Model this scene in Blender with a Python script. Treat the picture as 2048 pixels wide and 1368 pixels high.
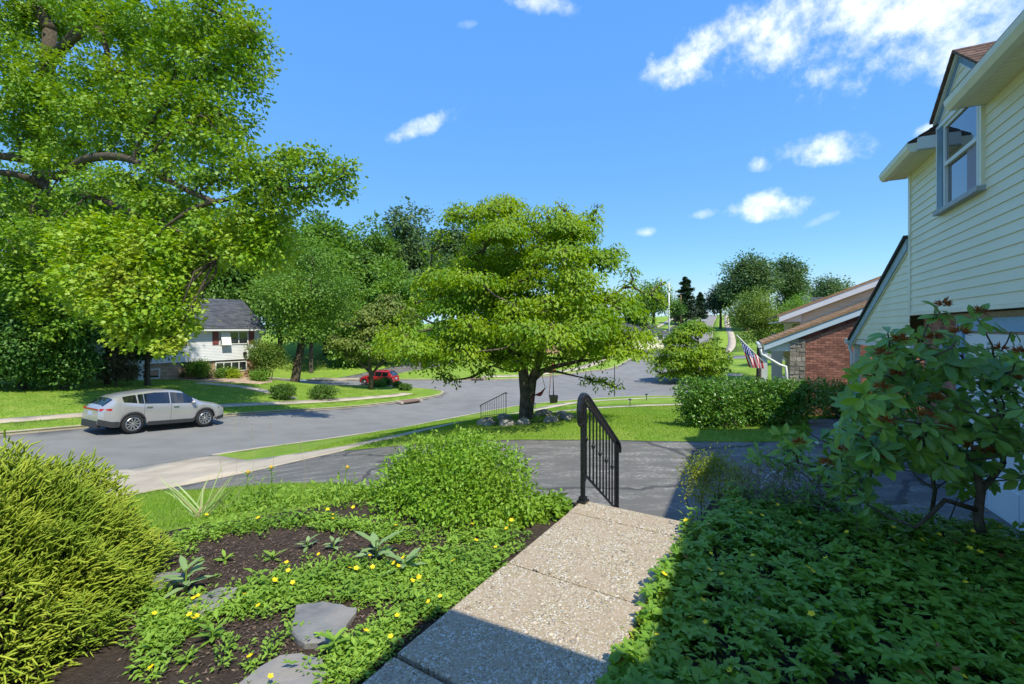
import bpy, math, random
import numpy as np
from mathutils import Vector, Matrix
from mathutils.geometry import delaunay_2d_cdt

for o in list(bpy.data.objects):
    bpy.data.objects.remove(o, do_unlink=True)
scene = bpy.context.scene
COL = scene.collection
R = math.radians
rng = np.random.default_rng(7)
random.seed(7)

# ------------------------------------------------------------------ camera
EYE, FPX, HOR = 1.6, 910.0, 655.0
cd = bpy.data.cameras.new('Camera')
cam = bpy.data.objects.new('Camera', cd); COL.objects.link(cam)
cam.location = (0, 0, EYE); cam.rotation_euler = (R(90), 0, 0)
cd.sensor_width = 36.0; cd.lens = FPX * 36.0 / 2048.0
cd.shift_y = -(684.0 - HOR) / 2048.0
cd.clip_start = 0.05; cd.clip_end = 6000
scene.camera = cam

# ------------------------------------------------------------------ light
SUN_EL = R(54.5)
SH = Vector((0.505, -0.862)).normalized()
SUN = Vector((SH.x * math.cos(SUN_EL), SH.y * math.cos(SUN_EL), math.sin(SUN_EL)))
sl = bpy.data.lights.new('Sun', 'SUN'); sl.energy = 2.05; sl.angle = R(0.53); sl.color = (1.0, 0.96, 0.90)
so = bpy.data.objects.new('Sun', sl); COL.objects.link(so)
so.rotation_euler = SUN.to_track_quat('Z', 'Y').to_euler(); so.location = (20, -20, 40)

scene.view_settings.view_transform = 'Standard'
scene.view_settings.look = 'None'
scene.view_settings.exposure = 1.48
scene.view_settings.gamma = 1.0
scene.view_settings.use_white_balance = True; scene.view_settings.white_balance_temperature = 7000; scene.view_settings.white_balance_tint = 4
scene.render.engine = 'CYCLES'
scene.cycles.max_bounces = 8
scene.cycles.transparent_max_bounces = 8

world = bpy.data.worlds.new('World'); scene.world = world; world.use_nodes = True
SKY_V = 3.1
def build_world():
    nt = world.node_tree; N = nt.nodes; L = nt.links; N.clear()
    out = N.new('ShaderNodeOutputWorld'); bg = N.new('ShaderNodeBackground')
    sky = N.new('ShaderNodeTexSky'); sky.sky_type = 'NISHITA'; sky.sun_disc = False
    sky.sun_elevation = SUN_EL; sky.sun_rotation = math.atan2(SH.x, SH.y)
    sky.air_density = 1.0; sky.dust_density = 0.35; sky.ozone_density = 2.2; sky.altitude = 100
    sep = N.new('ShaderNodeSeparateColor'); sep.mode = 'HSV'; L.new(sky.outputs[0], sep.inputs[0])
    def mth(op, a, b, c=None):
        m = N.new('ShaderNodeMath'); m.operation = op
        for i, v in enumerate((a, b, c)):
            if v is None: continue
            if hasattr(v, 'node'): L.new(v, m.inputs[i])
            else: m.inputs[i].default_value = v
        return m.outputs[0]
    sat = mth('MULTIPLY_ADD', sep.outputs[1], .86, .30); sat = mth('MINIMUM', sat, .999)
    val = mth('MULTIPLY', mth('DIVIDE', sep.outputs[2], mth('ADD', sep.outputs[2], .45)), SKY_V)
    hs = N.new('ShaderNodeCombineColor'); hs.mode = 'HSV'
    hue = mth('ADD', mth('MAXIMUM', sep.outputs[0], .578), .008); L.new(hue, hs.inputs[0]); L.new(sat, hs.inputs[1]); L.new(val, hs.inputs[2])
    tc = N.new('ShaderNodeTexCoord')
    noi = N.new('ShaderNodeTexNoise'); noi.inputs['Scale'].default_value = 17.0
    noi.inputs['Detail'].default_value = 6.0; noi.inputs['Roughness'].default_value = 0.62
    L.new(tc.outputs['Generated'], noi.inputs['Vector'])
    add = N.new('ShaderNodeVectorMath'); add.operation = 'ADD'; L.new(tc.outputs['Generated'], add.inputs[0]); add.inputs[1].default_value = (0, 0, 0)
    wob = mth('MULTIPLY_ADD', noi.outputs['Fac'], -5.4, 2.7)
    # cumulus patches: direction (image-plane equivalent), angular half sizes, tilt, opacity
    def pd(px, py):
        return Vector(((px - 1024) / FPX, 1.0, (HOR - py) / FPX)).normalized()
    clouds = [(pd(1430, 88), .115, .040, 14, 1.0), (pd(1540, 62), .13, .050, 8, 1.0), (pd(1690, 40), .14, .060, 6, 1.0),
              (pd(1860, 22), .16, .075, 4, 1.0), (pd(2040, 40), .14, .055, 0, .8), (pd(1330, 128), .05, .018, 20, .8),
              (pd(1640, 302), .068, .024, -6, 1.0), (pd(1515, 330), .027, .013, 0, .95), (pd(1532, 414), .06, .024, 2, .95),
              (pd(858, 248), .085, .017, 24, .65), (pd(1090, 8), .06, .018, -8, .6), (pd(1293, 463), .024, .010, 0, .55),
              (pd(1402, 429), .030, .009, 6, .4), (pd(1848, 262), .016, .009, 10, .6), (pd(930, 50), .02, .007, 10, .2),
              (pd(1640, 440), .025, .007, 20, .2),
              # the same scattered fair-weather clouds, at the sizes seen in the frame, go on around the rest of the sky
              (Vector((.95, .35, .75)).normalized(), .15, .06, 4, 1.0), (Vector((.9, -.35, .6)).normalized(), .13, .05, 5, .95), (Vector((-.75, -.6, .75)).normalized(), .14, .05, -6, .95),
              (Vector((.25, -.9, .5)).normalized(), .13, .05, 8, .95), (Vector((-.75, .25, 1.0)).normalized(), .09, .03, 12, .8), (Vector((.45, .25, 1)).normalized(), .15, .06, 30, .95), (Vector((-.2, -.5, 1)).normalized(), .08, .03, -20, .8)]
    total = None
    for d, sx, sy, tilt, op in clouds:
        r = Vector((d.y, -d.x, 0)).normalized(); u = r.cross(d).normalized()
        t = R(tilt); r2 = r * math.cos(t) + u * math.sin(t); u2 = -r * math.sin(t) + u * math.cos(t)
        dts = []
        for ax, s in ((r2, sx), (u2, sy)):
            dt = N.new('ShaderNodeVectorMath'); dt.operation = 'DOT_PRODUCT'; dt.inputs[1].default_value = ax / s
            L.new(add.outputs[0], dt.inputs[0]); dts.append(dt)
        p1 = N.new('ShaderNodeMath'); p1.operation = 'MULTIPLY'; L.new(dts[0].outputs['Value'], p1.inputs[0]); L.new(dts[0].outputs['Value'], p1.inputs[1])
        sm = N.new('ShaderNodeMath'); sm.operation = 'MULTIPLY_ADD'; L.new(dts[1].outputs['Value'], sm.inputs[0]); L.new(dts[1].outputs['Value'], sm.inputs[1]); L.new(p1.outputs[0], sm.inputs[2])
        mr = N.new('ShaderNodeMapRange'); mr.interpolation_type = 'SMOOTHSTEP'
        mr.inputs['From Min'].default_value = 1.35; mr.inputs['From Max'].default_value = -1.3
        mr.inputs['To Min'].default_value = 0.0; mr.inputs['To Max'].default_value = op
        L.new(mth('ADD', sm.outputs[0], wob), mr.inputs['Value']); mu = mr
        if total is None: total = mu
        else:
            mx = N.new('ShaderNodeMath'); mx.operation = 'MAXIMUM'
            L.new(total.outputs[0], mx.inputs[0]); L.new(mu.outputs[0], mx.inputs[1]); total = mx
    mix = N.new('ShaderNodeMix'); mix.data_type = 'RGBA'
    L.new(total.outputs[0], mix.inputs['Factor']); L.new(hs.outputs[0], mix.inputs[6])
    mix.inputs[7].default_value = (3.5, 3.6, 3.9, 1)
    L.new(mix.outputs[2], bg.inputs['Color']); bg.inputs['Strength'].default_value = 0.15
    L.new(bg.outputs[0], out.inputs['Surface'])
build_world()
world.cycles.sampling_method = 'MANUAL'; world.cycles.sample_map_resolution = 512

# ------------------------------------------------------------------ helpers
def P(px, py, d):
    return np.array([(px - 1024) / FPX * d, d, EYE - (py - HOR) / FPX * d])

def tag(o, label=None, cat=None, group=None, kind=None):
    if label: o['label'] = label
    if cat: o['category'] = cat
    if group: o['group'] = group
    if kind: o['kind'] = kind
    return o

def empty(name, loc=(0, 0, 0), rz=0.0):
    o = bpy.data.objects.new(name, None); COL.objects.link(o)
    o.location = [float(v) for v in loc]; o.rotation_euler = (0, 0, rz); o.empty_display_size = .2
    return o

def link(name, me, mats=None, parent=None, smooth=False):
    if mats is not None:
        for m in (mats if isinstance(mats, (list, tuple)) else [mats]): me.materials.append(m)
    if smooth: me.polygons.foreach_set('use_smooth', [True] * len(me.polygons))
    o = bpy.data.objects.new(name, me); COL.objects.link(o)
    if parent is not None: o.parent = parent
    return o

def np_mesh(name, V, F, nper):
    """V (n,3) array, F (m,nper) int array"""
    V = np.asarray(V, dtype=np.float32); F = np.asarray(F, dtype=np.int32)
    me = bpy.data.meshes.new(name)
    me.vertices.add(len(V)); me.vertices.foreach_set('co', V.ravel())
    me.loops.add(F.size); me.loops.foreach_set('vertex_index', F.ravel())
    me.polygons.add(len(F)); me.polygons.foreach_set('loop_start', np.arange(0, F.size, nper, dtype=np.int32))
    me.update(calc_edges=True); me.validate()
    return me

class MB:
    """collects polygons; parts are relative to a local origin"""
    def __init__(s): s.v = []; s.f = []; s.mi = []
    def poly(s, pts, mi=0):
        b = len(s.v); s.v += [tuple(float(c) for c in p) for p in pts]; s.f.append(list(range(b, b + len(pts)))); s.mi.append(mi)
    def box(s, o, ex, ey, ez, mi=0):
        """box from corner o with edge vectors"""
        o = np.array(o, float); ex = np.array(ex, float); ey = np.array(ey, float); ez = np.array(ez, float)
        c = [o, o + ex, o + ex + ey, o + ey]; c = c + [p + ez for p in c]
        if np.dot(np.cross(ex, ey), ez) < 0: c = [c[3], c[2], c[1], c[0], c[7], c[6], c[5], c[4]]
        b = len(s.v); s.v += [tuple(p) for p in c]
        for q in ((3, 2, 1, 0), (4, 5, 6, 7), (0, 1, 5, 4), (1, 2, 6, 5), (2, 3, 7, 6), (3, 0, 4, 7)):
            s.f.append([b + i for i in q]); s.mi.append(mi)
    def cbox(s, c, sx, sy, sz, mi=0, rz=0):
        ca, sa = math.cos(rz), math.sin(rz)
        ex = np.array([ca, sa, 0]) * sx; ey = np.array([-sa, ca, 0]) * sy; ez = np.array([0, 0, sz])
        s.box(np.array(c, float) - ex / 2 - ey / 2 - ez / 2, ex, ey, ez, mi)
    def tube(s, pts, rad, sides=6, mi=0, cap=True):
        pts = [np.array(p, float) for p in pts]; n = len(pts)
        if not hasattr(rad, '__len__'): rad = [rad] * n
        b = len(s.v); prev = None
        for i, p in enumerate(pts):
            t = pts[min(i + 1, n - 1)] - pts[max(i - 1, 0)]; t = t / (np.linalg.norm(t) + 1e-9)
            if prev is None:
                a = np.array([0, 0, 1.0]) if abs(t[2]) < .9 else np.array([1.0, 0, 0])
                x = np.cross(a, t)
            else:
                x = prev - t * np.dot(prev, t)
            x /= np.linalg.norm(x) + 1e-9; prev = x; y = np.cross(t, x)
            for k in range(sides):
                an = 2 * math.pi * k / sides
                s.v.append(tuple(p + rad[i] * (x * math.cos(an) + y * math.sin(an))))
        for i in range(n - 1):
            for k in range(sides):
                k2 = (k + 1) % sides
                s.f.append([b + i * sides + k, b + i * sides + k2, b + (i + 1) * sides + k2, b + (i + 1) * sides + k]); s.mi.append(mi)
        if cap:
            s.f.append([b + k for k in range(sides)][::-1]); s.mi.append(mi)
            s.f.append([b + (n - 1) * sides + k for k in range(sides)]); s.mi.append(mi)
    def lathe(s, prof, c, axis='z', n=16, mi=0):
        b = len(s.v); m = len(prof); c = np.array(c, float)
        for k in range(n):
            an = 2 * math.pi * k / n; ca, sa = math.cos(an), math.sin(an)
            for r, h in prof:
                q = (r * ca, r * sa, h) if axis == 'z' else (r * ca, h, r * sa)
                s.v.append(tuple(c + np.array(q)))
        for k in range(n):
            k2 = (k + 1) % n
            for i in range(m - 1):
                q = [b + k * m + i, b + k2 * m + i, b + k2 * m + i + 1, b + k * m + i + 1]
                s.f.append(q if axis == 'z' else q[::-1]); s.mi.append(mi)
    def build(s, name, mats, parent=None, smooth=False, origin=None):
        me = bpy.data.meshes.new(name)
        V = np.array(s.v, dtype=float).reshape(-1, 3)
        if origin is not None: V = V - np.array(origin, float)
        me.from_pydata(V.tolist(), [], s.f); me.update()
        o = link(name, me, mats, parent, smooth)
        if len(me.materials) > 1: me.polygons.foreach_set('material_index', s.mi)
        return o

# ------------------------------------------------------------------ materials
def nodes(m):
    m.use_nodes = True; nt = m.node_tree; return nt, nt.nodes, nt.links

def noise_node(N, L, scale, detail=4, rough=.55, vec=None, coord='pos'):
    n = N.new('ShaderNodeTexNoise'); n.inputs['Scale'].default_value = scale
    n.inputs['Detail'].default_value = detail; n.inputs['Roughness'].default_value = rough
    if vec is None:
        g = N.new('ShaderNodeNewGeometry'); vec = g.outputs['Position']
    L.new(vec, n.inputs['Vector'])
    return n

def mixc(N, L, fac, a, b):
    m = N.new('ShaderNodeMix'); m.data_type = 'RGBA'
    if hasattr(fac, 'node'): L.new(fac, m.inputs['Factor'])
    else: m.inputs['Factor'].default_value = fac
    for i, c in ((6, a), (7, b)):
        if hasattr(c, 'node'): L.new(c, m.inputs[i])
        else: m.inputs[i].default_value = (*c, 1)
    return m.outputs[2]

def ramp01(N, L, val, lo, hi):
    r = N.new('ShaderNodeMapRange'); r.inputs['From Min'].default_value = lo; r.inputs['From Max'].default_value = hi
    L.new(val, r.inputs['Value']); return r.outputs[0]

MATS = {}
def pm(name, c1, c2=None, scale=6, rough=.7, bump=0.0, bscale=60, spec=.3, metal=0, c3=None, s3=.4, coat=0, island=0.0, contrast=(.35, .65)):
    """principled with two noise-mixed colours, optional large-scale third colour, bump and per-piece variation"""
    if name in MATS: return MATS[name]
    m = bpy.data.materials.new(name); nt, N, L = nodes(m)
    bs = N['Principled BSDF']; bs.inputs['Roughness'].default_value = rough; bs.inputs['Metallic'].default_value = metal
    bs.inputs['Specular IOR Level'].default_value = spec; bs.inputs['Coat Weight'].default_value = coat
    if c2 is None: c2 = tuple(v * .82 for v in c1)
    n = noise_node(N, L, scale, 6); col = mixc(N, L, ramp01(N, L, n.outputs['Fac'], *contrast), c1, c2)
    if c3 is not None:
        n3 = noise_node(N, L, s3, 4); col = mixc(N, L, ramp01(N, L, n3.outputs['Fac'], .42, .62), col, c3)
    if island:
        g = N.new('ShaderNodeNewGeometry'); hv = N.new('ShaderNodeHueSaturation')
        mr = N.new('ShaderNodeMapRange'); mr.inputs['To Min'].default_value = 1 - island; mr.inputs['To Max'].default_value = 1 + island
        L.new(g.outputs['Random Per Island'], mr.inputs['Value']); L.new(mr.outputs[0], hv.inputs['Value'])
        L.new(col, hv.inputs['Color']); col = hv.outputs[0]
    L.new(col, bs.inputs['Base Color'])
    if bump:
        nb = noise_node(N, L, bscale, 5); b = N.new('ShaderNodeBump'); b.inputs['Strength'].default_value = bump
        b.inputs['Distance'].default_value = .02; L.new(nb.outputs['Fac'], b.inputs['Height']); L.new(b.outputs[0], bs.inputs['Normal'])
    MATS[name] = m; return m

def leafmat(name, ca, cb, cc=None, trans=.3, rough=.45, spec=.35, nscale=.7):
    """leaf: per-leaf variation ca..cb, patches of cc, light passes through"""
    if name in MATS: return MATS[name]
    m = bpy.data.materials.new(name); nt, N, L = nodes(m)
    bs = N['Principled BSDF']; out = N['Material Output']
    g = N.new('ShaderNodeNewGeometry')
    col = mixc(N, L, g.outputs['Random Per Island'], ca, cb)
    if cc is not None:
        n = noise_node(N, L, nscale, 3); col = mixc(N, L, ramp01(N, L, n.outputs['Fac'], .45, .68), col, cc)
    bs.inputs['Roughness'].default_value = rough; bs.inputs['Specular IOR Level'].default_value = spec
    L.new(col, bs.inputs['Base Color'])
    tr = N.new('ShaderNodeBsdfTranslucent')
    h = N.new('ShaderNodeHueSaturation'); h.inputs['Hue'].default_value = .485; h.inputs['Value'].default_value = 1.25; h.inputs['Saturation'].default_value = 1.1
    L.new(col, h.inputs['Color']); L.new(h.outputs[0], tr.inputs['Color'])
    mx = N.new('ShaderNodeMixShader'); mx.inputs[0].default_value = trans
    L.new(bs.outputs[0], mx.inputs[1]); L.new(tr.outputs[0], mx.inputs[2]); L.new(mx.outputs[0], out.inputs['Surface'])
    MATS[name] = m; return m

def glass(name, col=(.02, .025, .03), rough=.03):
    if name in MATS: return MATS[name]
    m = bpy.data.materials.new(name); nt, N, L = nodes(m); bs = N['Principled BSDF']
    bs.inputs['Base Color'].default_value = (*col, 1); bs.inputs['Roughness'].default_value = rough
    bs.inputs['Specular IOR Level'].default_value = .9; bs.inputs['Coat Weight'].default_value = .6; bs.inputs['Coat Roughness'].default_value = .02
    MATS[name] = m; return m

M_bark = pm('bark', (.12, .095, .07), (.055, .045, .035), 9, .9, .8, 22, .1)
M_barkgrey = pm('bark_grey', (.14, .12, .09), (.06, .05, .038), 7, .9, .8, 18, .1)
M_twig = pm('twig', (.16, .125, .09), (.09, .07, .05), 20, .85, .3, 60, .1)
M_white = pm('white_paint', (.72, .72, .7), (.66, .66, .64), 3, .5)
M_trimblue = pm('blue_trim', (.17, .26, .33), (.13, .21, .28), 4, .5)
M_cream = pm('cream_vinyl', (.84, .77, .57), (.79, .72, .53), 1.3, .45, .03, 200, c3=(.76, .70, .52), s3=.6)
M_creamtrim = pm('cream_trim', (.78, .74, .58), (.7, .66, .52), 3, .4)
M_black = pm('black_iron', (.012, .012, .013), (.02, .02, .021), 30, .32, .15, 90, .5)
M_darkglass = glass('dark_glass')
M_leaf_tulip = leafmat('leaf_tulip', (.13, .27, .030), (.24, .40, .040), (.26, .37, .035), .32)
M_leaf_dog = leafmat('leaf_dogwood', (.20, .34, .022), (.33, .45, .03), (.13, .28, .02), .45)
M_leaf_wood = leafmat('leaf_wood', (.11, .23, .04), (.18, .31, .05), (.08, .18, .035), .4, nscale=.25)
M_leaf_wood2 = leafmat('leaf_wood_light', (.13, .27, .04), (.21, .36, .05), (.10, .22, .035), .4, nscale=.25)
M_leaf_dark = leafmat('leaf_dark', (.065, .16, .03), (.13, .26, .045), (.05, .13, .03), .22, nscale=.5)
M_leaf_far = leafmat('leaf_far', (.09, .16, .055), (.14, .22, .07), (.07, .14, .055), .32, nscale=.15)
M_leaf_conifer = leafmat('leaf_conifer', (.025, .06, .025), (.05, .09, .035), None, .1)
M_leaf_hedge = leafmat('leaf_hedge', (.06, .17, .02), (.17, .33, .04), (.12, .27, .03), .2, .3, .55, 1.4)
M_leaf_box = leafmat('leaf_boxwood', (.07, .15, .02), (.13, .23, .03), (.09, .18, .03), .2)
M_gold = leafmat('leaf_gold_conifer', (.30, .42, .045), (.48, .54, .07), (.21, .33, .035), .22, .6, .2, 3.0)
M_leaf_cover = leafmat('leaf_cover', (.13, .29, .028), (.25, .44, .05), (.26, .43, .055), .42, .4, .4, 1.6)
M_leaf_weed = leafmat('leaf_weed', (.18, .33, .04), (.30, .46, .06), (.15, .28, .035), .3, .5, .3, 2.2)
M_leaf_rhodo = leafmat('leaf_rhodo', (.11, .25, .035), (.24, .41, .06), (.09, .21, .04), .2, .32, .5, 2.5)
M_leaf_rhodo2 = leafmat('leaf_rhodo_young', (.18, .36, .035), (.28, .44, .05), None, .3, .38, .45)
M_leaf_spirea = leafmat('leaf_spirea', (.14, .30, .025), (.27, .45, .045), (.24, .38, .04), .3, .45, .3, 2.5)
M_leaf_lime = leafmat('leaf_lime', (.30, .42, .02), (.40, .50, .05), None, .35)
M_leaf_grey = leafmat('leaf_thistle', (.22, .33, .12), (.30, .42, .17), None, .25)
M_strap = leafmat('leaf_strap', (.26, .40, .12), (.40, .50, .20), None, .3)
M_brown = leafmat('leaf_spent', (.24, .07, .02), (.38, .15, .04), None, .25)
M_flower = pm('petal_yellow', (.85, .62, .02), (.8, .52, .01), 40, .5)
M_straw = pm('straw', (.42, .34, .2), (.3, .24, .15), 30, .8)

# ------------------------------------------------------------------ foliage
def nrm(a): return a / (np.linalg.norm(a, axis=-1, keepdims=True) + 1e-9)

def leaf_geo(Pt, D, Nn, Ln, Wd, fold=.2, shape='diamond', droop=0.0):
    """arrays -> (V,F) with triangles. D tip direction, Nn approx normal"""
    n = len(Pt); D = nrm(D); S = nrm(np.cross(D, Nn)); U = np.cross(S, D)
    Ln = np.broadcast_to(np.asarray(Ln, float).reshape(-1, 1), (n, 1)); Wd = np.broadcast_to(np.asarray(Wd, float).reshape(-1, 1), (n, 1))
    if shape == 'diamond':
        v = [Pt, Pt + D * Ln * .5 + S * Wd * .5 + U * Wd * fold, Pt + D * Ln - U * Ln * droop, Pt + D * Ln * .5 - S * Wd * .5 + U * Wd * fold]
        f = [(0, 1, 2), (0, 2, 3)]
    elif shape == 'oval':
        dm = -U * Ln * droop
        v = [Pt, Pt + D * Ln * .30 + S * Wd * .42 + U * Wd * fold + dm * .1, Pt + D * Ln * .68 + S * Wd * .46 + U * Wd * fold + dm * .5, Pt + D * Ln + dm,
             Pt + D * Ln * .68 - S * Wd * .46 + U * Wd * fold + dm * .5, Pt + D * Ln * .30 - S * Wd * .42 + U * Wd * fold + dm * .1, Pt + D * Ln * .5 + dm * .28]
        f = [(0, 1, 6), (1, 2, 6), (2, 3, 6), (3, 4, 6), (4, 5, 6), (5, 0, 6)]
    elif shape == 'lobed':
        v = [Pt, Pt + D * Ln * .25 + S * Wd * .5, Pt + D * Ln * .5 + S * Wd * .28 + U * Wd * fold * .5, Pt + D * Ln * .95 + S * Wd * .34, Pt + D * Ln * .8,
             Pt + D * Ln * .95 - S * Wd * .34, Pt + D * Ln * .5 - S * Wd * .28 + U * Wd * fold * .5, Pt + D * Ln * .25 - S * Wd * .5]
        f = [(0, 1, 2), (0, 2, 4), (2, 3, 4), (0, 4, 6), (4, 5, 6), (0, 6, 7)]
    k = len(v); V = np.stack(v, 1).reshape(-1, 3)
    F = (np.arange(n)[:, None, None] * k + np.array(f)[None]).reshape(-1, 3)
    return V, F

def leaf_obj(name, geos, mat, parent=None, origin=(0, 0, 0)):
    Vs, Fs, b = [], [], 0
    for V, F in geos:
        Vs.append(V); Fs.append(F + b); b += len(V)
    me = np_mesh(name, np.concatenate(Vs) - np.array(origin, float), np.concatenate(Fs), 3)
    return link(name, me, mat, parent)

def ball(n):
    v = nrm(rng.normal(size=(n, 3))); return v

def clump_leaves(C, Rd, n, L, aspect=.6, sig=(.35, .35, .25), upn=1.0, droop=.35, size_var=.35, shape='diamond', per=14, shell=.6):
    """C (k,3) blob centres, Rd (k,3) radii; n leaves in twig clusters biased to the blob surface"""
    C = np.asarray(C, float); Rd = np.asarray(Rd, float)
    vol = np.prod(Rd, 1) ** .7; vol /= vol.sum()
    nc = max(1, n // per); bi = rng.choice(len(C), nc, p=vol)
    u = ball(nc); r = np.where(rng.random(nc) < shell, rng.uniform(.78, 1.04, nc), rng.uniform(.2, .85, nc))
    cc = C[bi] + u * r[:, None] * Rd[bi]
    ci = rng.integers(0, nc, n); off = rng.normal(size=(n, 3)) * np.array(sig)
    Pt = cc[ci] + off
    D = nrm(u[ci] * .8 + off * .6 + rng.normal(size=(n, 3)) * .5 + np.array([0, 0, -droop]))
    Nn = nrm(np.array([0, 0, upn]) + rng.normal(size=(n, 3)) * .55 + u[ci] * .45)
    Ln = L * (1 + rng.uniform(-size_var, size_var, n))
    return leaf_geo(Pt, D, Nn, Ln, Ln * aspect, .15, shape, .1), cc

def wiggle(a, b, n=5, amp=.08):
    a = np.array(a, float); b = np.array(b, float); L = np.linalg.norm(b - a)
    return [a + (b - a) * t + (rng.normal(size=3) * amp * L * math.sin(math.pi * t)) for t in np.linspace(0, 1, n)]

def tree(name, label, base, trunk_r, fork_h, blobs, leaf, n, mat, bark=M_bark, lean=(0, 0), group=None, sig=.35, aspect=.6, twigs=2, shape='diamond', shell=.6, upn=1.0, cat='tree', trunk_n=1):
    """a trunk that forks to every foliage blob, twigs inside the blobs, leaves"""
    base = np.array(base, float); root = empty(name, base)
    tag(root, label, cat, group)
    mb = MB(); C = np.array([b[0] for b in blobs], float); Rd = np.array([b[1] for b in blobs], float)
    top = base + np.array([lean[0], lean[1], fork_h])
    mb.tube([base - np.array([0, 0, .2]), base + np.array([0, 0, .12]), base * .5 + top * .5 + rng.normal(size=3) * .02 * fork_h, top],
            [trunk_r * 1.5, trunk_r * 1.12, trunk_r * .95, trunk_r * .82], 9)
    order = np.argsort(C[:, 2])
    apex = C[np.argmax(C[:, 2])]
    leader = wiggle(top, apex, 6, .05); mb.tube(leader, list(np.linspace(trunk_r * .8, trunk_r * .12, 6)), 7)
    for i in order:
        k = min(range(5), key=lambda q: abs(leader[q][2] - (C[i][2] - .35 * np.linalg.norm(C[i][:2] - base[:2]))))
        p = wiggle(leader[k], C[i], 5, .09); r0 = trunk_r * (.45 - .05 * k)
        mb.tube(p, list(np.linspace(r0, r0 * .25, 5)), 5)
        for _ in range(twigs):
            q = C[i] + ball(1)[0] * Rd[i] * .85
            mb.tube(wiggle(p[3], q, 3, .1), [r0 * .3, r0 * .18, r0 * .07], 4)
    mb.build('trunk', bark, root, True, base)
    g, cc = clump_leaves(C, Rd, n, leaf, aspect, (sig, sig, sig * .7), upn, shape=shape, shell=shell)
    leaf_obj('crown', [g], mat, root, base)
    return root

def blob_cloud(center, rad, k, br=(.34, .5), flat=.8, keep=lambda q: True):
    """k blobs filling an ellipsoid"""
    out = []; center = np.array(center, float); rad = np.array(rad, float)
    while len(out) < k:
        q = ball(1)[0] * rng.uniform(.15, .8) ** .6
        if not keep(q): continue
        s = rng.uniform(*br) * rad.mean()
        out.append((center + q * rad, np.array([s, s, s * flat])))
    return out

# ------------------------------------------------------------------ terrain
U2 = np.array([.457, .889]); N2 = np.array([-.889, .457])          # along the house front / out from it
def HU(n, u, z): return np.array([n * N2[0] + u * U2[0], n * N2[1] + u * U2[1], z])

ctrl = [(-17.4, -1, -1.1), (-10.85, 11.3, -2.12), (-9.36, 14.1, -2.36), (-7.38, 17.8, -2.78), (-5.35, 21.65, -3.2), (-2, 27.6, -3.57),
        (4.4, 32, -3.5), (12.4, 33.4, -3.4), (30, 26, -3.0), (70, 4, -1.5), (76, 14, -1.5), (24, 43, -3.6), (17.8, 49, -3.75),
        (25.8, 66, -3.4), (39.2, 90, -1.86), (57.3, 130, 2.3), (76.2, 170, 6.4), (112, 260, 3), (102, 264, 3), (67.4, 170, 6.4), (44, 125, 1.9), (28.3, 90, -1.86),
        (14.4, 62, -3.65), (5.5, 54, -4.0), (-3.5, 49.7, -4.1), (-13.3, 50.5, -4.15), (-26.5, 51, -4.1), (-60, 50, -4.0),
        (-21.2, 44, -3.95), (-13.8, 43.5, -3.95), (-6, 39, -4.05), (-10.4, 31.4, -3.8), (-13.8, 24.8, -3.0), (-16.95, 19, -2.42), (-26.3, 1.3, -1.0), (-3, 38, -4.1), (5, 42, -3.95),
        (-22, 40, -2.75), (-26.5, 35, -2.4), (-33, 30, -1.6), (-24, 24, -2.05), (-40, 45, -2), (-30, 60, -2.8), (-20, 64, -3.0), (-10, 66, -3.1), (-8, 80, -1.5), (10, 80, -1.2), (24, 95, .2), (-40, 90, 1),
        (-5.5, 9.3, -1.55), (-4.3, 11.6, -1.52), (-2.2, 11, -1.2), (-.73, 10.4, -.97), (.5, 6.2, -.74), (2.9, 9.6, -.76), (4, 6, -.72), (6.4, 9.5, -.74), (7, 7, -.72), (9, 13, -.85),
        (-4.9, 6.5, -.95), (-3.6, 4.6, -.5), (-8.5, 6.5, -1.55), (-10, 2, -.9), (.47, 14, -1.1), (-2.5, 14, -1.65), (-1.3, 19.3, -2.28), (-.2, 18.4, -1.9), (2.2, 18.3, -1.85), (4.2, 22.5, -2.35), (8.6, 23, -2.3),
        (8.9, 14.5, -1.35), (5.8, 12.4, -1.15), (13, 25, -2.4), (16, 20, -1.6), (20, 12, -.9), (30, 18, -1.8), (3, 27.3, -2.9), (10, 28.8, -2.8), (25, 50, -3.2), (35, 50, -2.4), (48, 66, -1.6), (60, 90, 0), (90, 150, 5), (50, 30, -1.8), (30, 0, 0), (15, -8, 0), (0, -10, 0), (-15, -12, -.4)]
ctrl = np.array(ctrl, float); CM = 2.2
def _phi(a, b): return np.sqrt(((a[:, None, :] - b[None]) ** 2).sum(-1) + CM * CM)
_A = _phi(ctrl[:, :2], ctrl[:, :2]); nC = len(ctrl)
_K = np.zeros((nC + 3, nC + 3)); _K[:nC, :nC] = _A - np.eye(nC) * .35; _K[:nC, nC] = 1; _K[:nC, nC + 1:] = ctrl[:, :2]; _K[nC, :nC] = 1; _K[nC + 1:, :nC] = ctrl[:, :2].T
_w = np.linalg.solve(_K, np.concatenate([ctrl[:, 2], np.zeros(3)]))

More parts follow.
